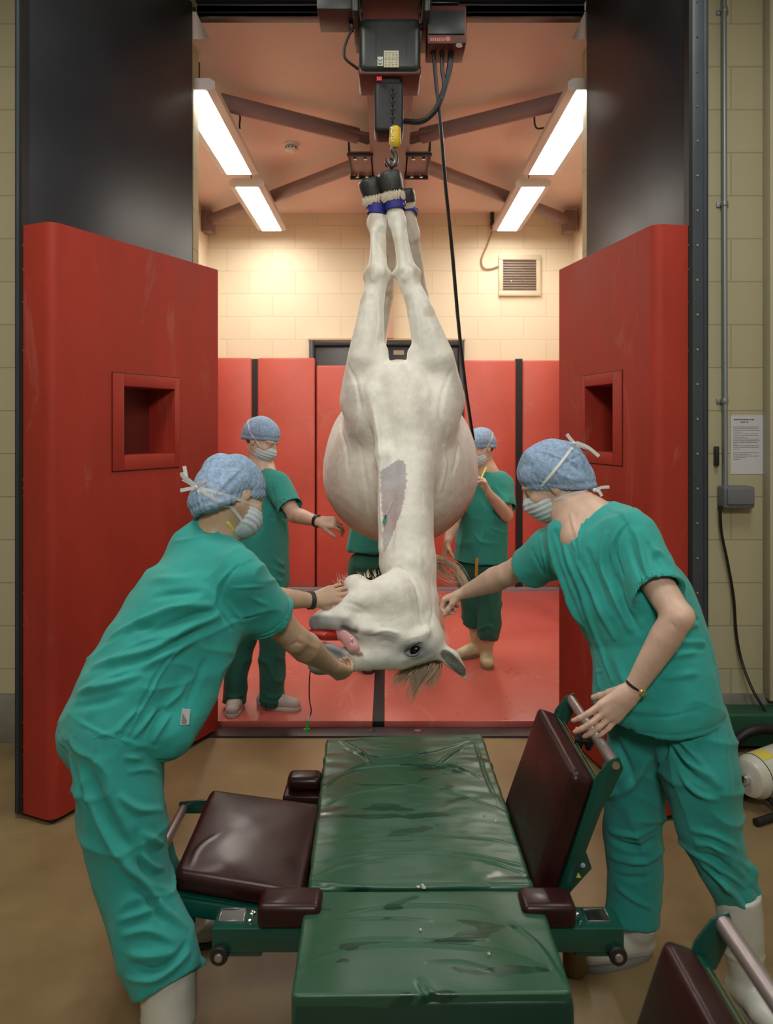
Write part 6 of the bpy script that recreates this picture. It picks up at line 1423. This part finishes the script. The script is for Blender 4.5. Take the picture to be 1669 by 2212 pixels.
boot(B_, (P(1618, 2150, 2.14).x, 2.16), (.28, -.95), P(1590, 1925, 2.15), s=1.05, shaft=.060)
wv = (elN - wrN).normalized(); wc = wrN + wv * .016
wristband(B_, wc, wc + wv, .0285, .008, M['black'], face=None, nn=(.5, -.8, 0))
nw = V((.55, -.8, .1)); nw = (nw - wv * nw.dot(wv)).normalized(); MB().lathe(wc + nw * .0265, nw, [(0, .011), (.005, .011), (.007, .009), (.007, 0)], n=24).build('watch_case', mat('gold_watch_case', (.75, .55, .22), .3, metal=.8), B_)

# ---------------------------------------------------------------- person C: middle left, facing right
def scrubs_person(name_lab, loc, face, up, O_, nb, sh, arms, torso, lat, hips, lg, shoes, cap_big, skin, top_m, leg_m, ft=(), fl=(), cfolds=(), hemp=None, hairm=None, h=.0085, mask=True, lumpy=.006):
    E = empty('person', loc, name_lab, 'person'); lat = V(lat).normalized()
    S = Soft(.02); L, ax = head_prims(S, O_, face, up); S.cone(L(0, -.025, -.045), nb, .052, .058, k=.03)
    S.chain([(nb, .06)] + [(c, r * .68) for c, r in torso], k=.05, sq=(lat, 1.25)); S.chain([(sh[0], .05), (nb, .05), (sh[1], .05)], k=.04)
    for ch in lg: S.chain([(c, r * .55) for c, r in ch], k=.03)
    for (el, wr), s0, hk in zip(arms[0], sh, arms[1]):
        arm_prims(S, s0, el, wr); hand_prims(S, wr, **hk)
    b = fin('body', S, .0062, skin, E, smooth=1)
    cap, mk = headwear(E, L, ax, big=cap_big, hair=hairm or M['hairdk'], cf=cfolds, mask=mask, drop=-.055)
    if mask:
        for g in (-1, 1):
            strap_on(E, cap, mk, None, L(0, -.01, 0), [L(g * .060, .060, -.030), L(g * .088, .01, .005), L(g * .07, -.07, .055), L(0, -.12, .07)], w=.008)
            strap_on(E, cap, mk, b, L(0, -.01, -.04), [L(g * .055, .050, -.090), L(g * .070, .0, -.085), L(g * .04, -.06, -.075), L(0, -.075, -.07)], w=.008)
    T_ = Soft(.03)
    for (el, wr), s0 in zip(arms[0], sh):
        c = s0.lerp(el, .80); T_.chain([(s0, .070), (c, .074)], k=.03)
    for (el, wr), s0 in zip(arms[0], sh):
        c = s0.lerp(el, .80); d = (el - s0).normalized(); T_.trim(c, d, .12); T_.cone(c - d * .03, c + d * .06, .060, .066, k=.004, sub=True)
    T_.chain(torso, k=.03, sq=(lat, 1.32)); T_.chain([(sh[0], .066), (nb - V((0, 0, .03)), .07), (sh[1], .066)], k=.05)
    hp = hemp or torso[-1][0]; T_.halfcut(hp, (0, 0, -1)); T_.cone(nb, nb + V((0, 0, .1)) + V(face) * .02, .050, .07, k=.01, sub=True)
    vn = nb + V(face).normalized() * .075 - V((0, 0, .02)); T_.cone(vn - V((0, 0, .07)), vn + V((0, 0, .02)), .004, .035, k=.01, sub=True)
    fin('scrub_top', T_, h, top_m, E, ft, [(6, lumpy, ((0, 0, 1), .7)), (7, .010, ((.3, 0, .9), .6), 1), (16, .003, ((.3, 0, .9), .5)), (40, .0012, None)])
    legs(E, hips, lg, leg_m, h=h, folds=fl, noise=[(6, lumpy, ((0, 0, 1), .6)), (7, .012, ((.3, 0, .9), 1.3), 1), (16, .003, ((.5, 0, .8), .5))])
    return E, L, ax, b
cd = 4.38
E, L, ax, b = scrubs_person('person in teal scrubs and white trainers standing inside at left, arm held out', (-.75, cd, 0.045), (.80, -.42, -.42), (.2, -.1, 1), P(566, 948, 4.40), P(566, 1014, 4.42),
    (P(598, 1048, 4.30), P(540, 1045, 4.55)), ([(P(636, 1112, 4.16), P(686, 1126, 4.02)), (P(520, 1120, 4.62), P(515, 1190, 4.50))],
    [dict(d=(.9, -.15, -.05), n=(-.1, .7, -.7), thumb=-1, curls=[(.5, .7, .5), (.6, .8, .5), (.7, .9, .5), (.8, .9, .5)], tdir=(.8, .5, .4), tcurl=.3), dict(d=(0, -.2, -1), n=(1, 0, 0), thumb=1)]),
    [(P(572, 1060, 4.40), .105), (P(566, 1150, 4.40), .125), (P(568, 1230, 4.40), .128), (P(568, 1285, 4.40), .135)], (.42, .80, 0), [(P(565, 1285, 4.40), (.14, .13, .10), None)],
    [[(P(540, 1300, 4.46), .098), (P(518, 1400, 4.42), .075), (P(507, 1470, 4.36), .066), (P(505, 1520, 4.34), .066)], [(P(590, 1300, 4.36), .100), (P(589, 1400, 4.36), .075), (P(587, 1470, 4.36), .070), (P(588, 1524, 4.36), .072)]],
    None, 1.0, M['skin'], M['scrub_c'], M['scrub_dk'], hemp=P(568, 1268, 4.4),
    ft=[([(600, 1040), (605, 1080), (612, 1130), (610, 1190)], .007, .010), ([(585, 1030), (592, 1090), (598, 1120)], -.006, .010), ([(590, 1200), (600, 1215), (612, 1222)], .010, .010), ([(590, 1225), (602, 1235), (614, 1240)], .010, .010), ([(596, 1250), (606, 1258)], .008, .008)],
    fl=[([(488, 1500), (505, 1508), (525, 1500)], .010, .010), ([(570, 1500), (590, 1508), (608, 1500)], .010, .010), ([(560, 1340), (590, 1370), (600, 1400)], .006, .012)])
shoe(E, (P(507, 1540, 4.34).x, 4.38), (.05, -1), zf=.045, s=1.05); shoe(E, (P(578, 1540, 4.34).x, 4.36), (.97, -.25), zf=.045, s=1.05)
wv = (P(636, 1112, 4.16) - P(686, 1126, 4.02)).normalized(); wristband(E, P(684, 1125.5, 4.02) , P(684, 1125.5, 4.02) + wv, .030, .022, M['black'])
# ---------------------------------------------------------------- person D: middle right behind the horse
E, L, ax, b = scrubs_person('person in teal scrubs and cream boots behind the horse at right, hand raised to chin', (.62, 5.2, 0.045), (-.72, -.55, -.30), (-.1, 0, 1), P(1036, 966, 5.15), P(1048, 1018, 5.18),
    (P(1085, 1048, 5.15), P(1002, 1052, 5.22)), ([(P(1094, 1112, 5.02), P(1056, 1066, 4.88)), (P(982, 1120, 5.10), P(966, 1172, 4.95))],
    [dict(d=(-.35, -.1, .9), n=(-.9, 0, -.35), thumb=-1, curls=[(.8, 1.0, .7)] * 4, tdir=(.8, .5, .4), tcurl=.3), dict(d=(-.25, -.1, -.95), n=(1, .2, 0), thumb=1, curls=[(.4, .6, .5)] * 4)]),
    [(P(1046, 1058, 5.18), .115), (P(1042, 1120, 5.18), .135), (P(1040, 1180, 5.18), .140), (P(1037, 1225, 5.18), .148)], (.85, -.5, 0), [(P(1036, 1225, 5.2), (.15, .13, .10), None)],
    [[(P(1015, 1235, 5.22), .105), (P(1018, 1300, 5.22), .078), (P(1018, 1350, 5.24), .062)], [(P(1058, 1235, 5.16), .105), (P(1058, 1300, 5.14), .080), (P(1056, 1350, 5.12), .078), (P(1052, 1378, 5.12), .066)]],
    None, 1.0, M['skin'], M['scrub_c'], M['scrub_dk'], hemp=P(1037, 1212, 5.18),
    ft=[([(1050, 1100), (1045, 1150), (1030, 1190)], .007, .012), ([(1020, 1150), (1040, 1170), (1080, 1175)], .008, .012), ([(1060, 1140), (1085, 1150), (1095, 1150)], .008, .010), ([(1000, 1120), (998, 1160), (990, 1200)], .007, .012), ([(1068, 1050), (1080, 1065), (1095, 1080)], .006, .008)],
    fl=[([(1035, 1360), (1055, 1352), (1078, 1365)], .010, .010), ([(1045, 1260), (1060, 1300), (1062, 1340)], .006, .012)])
boot(E, (P(1030, 1400, 5.35).x, 5.36), (-.75, -.5), P(1026, 1330, 5.26), zf=.045, s=.98, m=M['boot_cream'], sole=mat('tan_sole', (.25, .19, .11), .6)); boot(E, (P(1051, 1430, 5.17).x, 5.20), (-.05, -1), P(1054, 1350, 5.12), zf=.045, s=.98, m=M['boot_cream'], sole=mat('tan_sole', (.25, .19, .11), .6))
MB().tube(spline([P(1030, 1205, 4.99), P(1029, 1225, 4.98), P(1028, 1245, 4.98)]), .010, n=8).build('waist_cord', mat('orange_cord', (.50, .25, .05), .6), E)
MB().tube(spline([P(1050, 1010, 5.02), P(1044, 1022, 4.98), P(1040, 1034, 4.90), P(1046, 1042, 4.85)]), .006, n=8).build('yellow_lanyard', M['yellow2'], E)
# ---------------------------------------------------------------- person E: hidden behind the horse
E, L, ax, b = scrubs_person('person mostly hidden behind the horse barrel, only green scrub hem and trousers showing', (-.10, 5.0, 0.045), (.1, -1, -.3), (0, 0, 1), P(830, 960, 4.95), P(826, 1020, 5.0),
    (P(868, 1040, 5.0), P(784, 1040, 5.0)), ([(P(876, 1100, 4.98), P(860, 1130, 4.88)), (P(778, 1100, 4.98), P(800, 1130, 4.88))],
    [dict(d=(0, -.5, .5), n=(0, -.5, -.5), thumb=1, curls=[(.5, .6, .5)] * 4), dict(d=(0, -.5, .5), n=(0, -.5, -.5), thumb=-1, curls=[(.5, .6, .5)] * 4)]),
    [(P(826, 1060, 5.0), .11), (P(812, 1120, 5.0), .12), (P(806, 1190, 5.0), .135), (P(804, 1220, 5.0), .14)], (1, 0, 0), [(P(806, 1215, 5.0), (.16, .13, .10), None)],
    [[(P(782, 1235, 5.0), .10), (P(784, 1330, 5.0), .075), (P(786, 1430, 5.02), .062)], [(P(832, 1235, 5.0), .10), (P(836, 1325, 5.1), .075), (P(842, 1410, 5.22), .062)]],
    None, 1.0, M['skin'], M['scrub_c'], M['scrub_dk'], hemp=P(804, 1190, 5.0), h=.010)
boot(E, (P(798, 1440, 5.1).x, 5.12), (-.05, -1), P(788, 1395, 5.04), zf=.045, s=1.0, sole=M['sole_dk']); boot(E, (P(846, 1430, 5.3).x, 5.32), (.1, -1), P(842, 1385, 5.22), zf=.045, s=1.0, sole=M['sole_dk'])
# ---- give every single-mesh thing an origin at its own base
bpy.context.view_layer.update()
for o in list(sc.objects):
    if o.type == 'MESH' and o.parent is None and o.location.length < 1e-9 and len(o.data.vertices):
        co = coords(o.data); lo, hi = co.min(0), co.max(0); c = V(((lo[0] + hi[0]) / 2, (lo[1] + hi[1]) / 2, lo[2]))
        T = Matrix.Translation(-c); o.data.transform(T); o.location = c
        for ch in o.children_recursive:
            if ch.type == 'MESH': ch.data.transform(T)
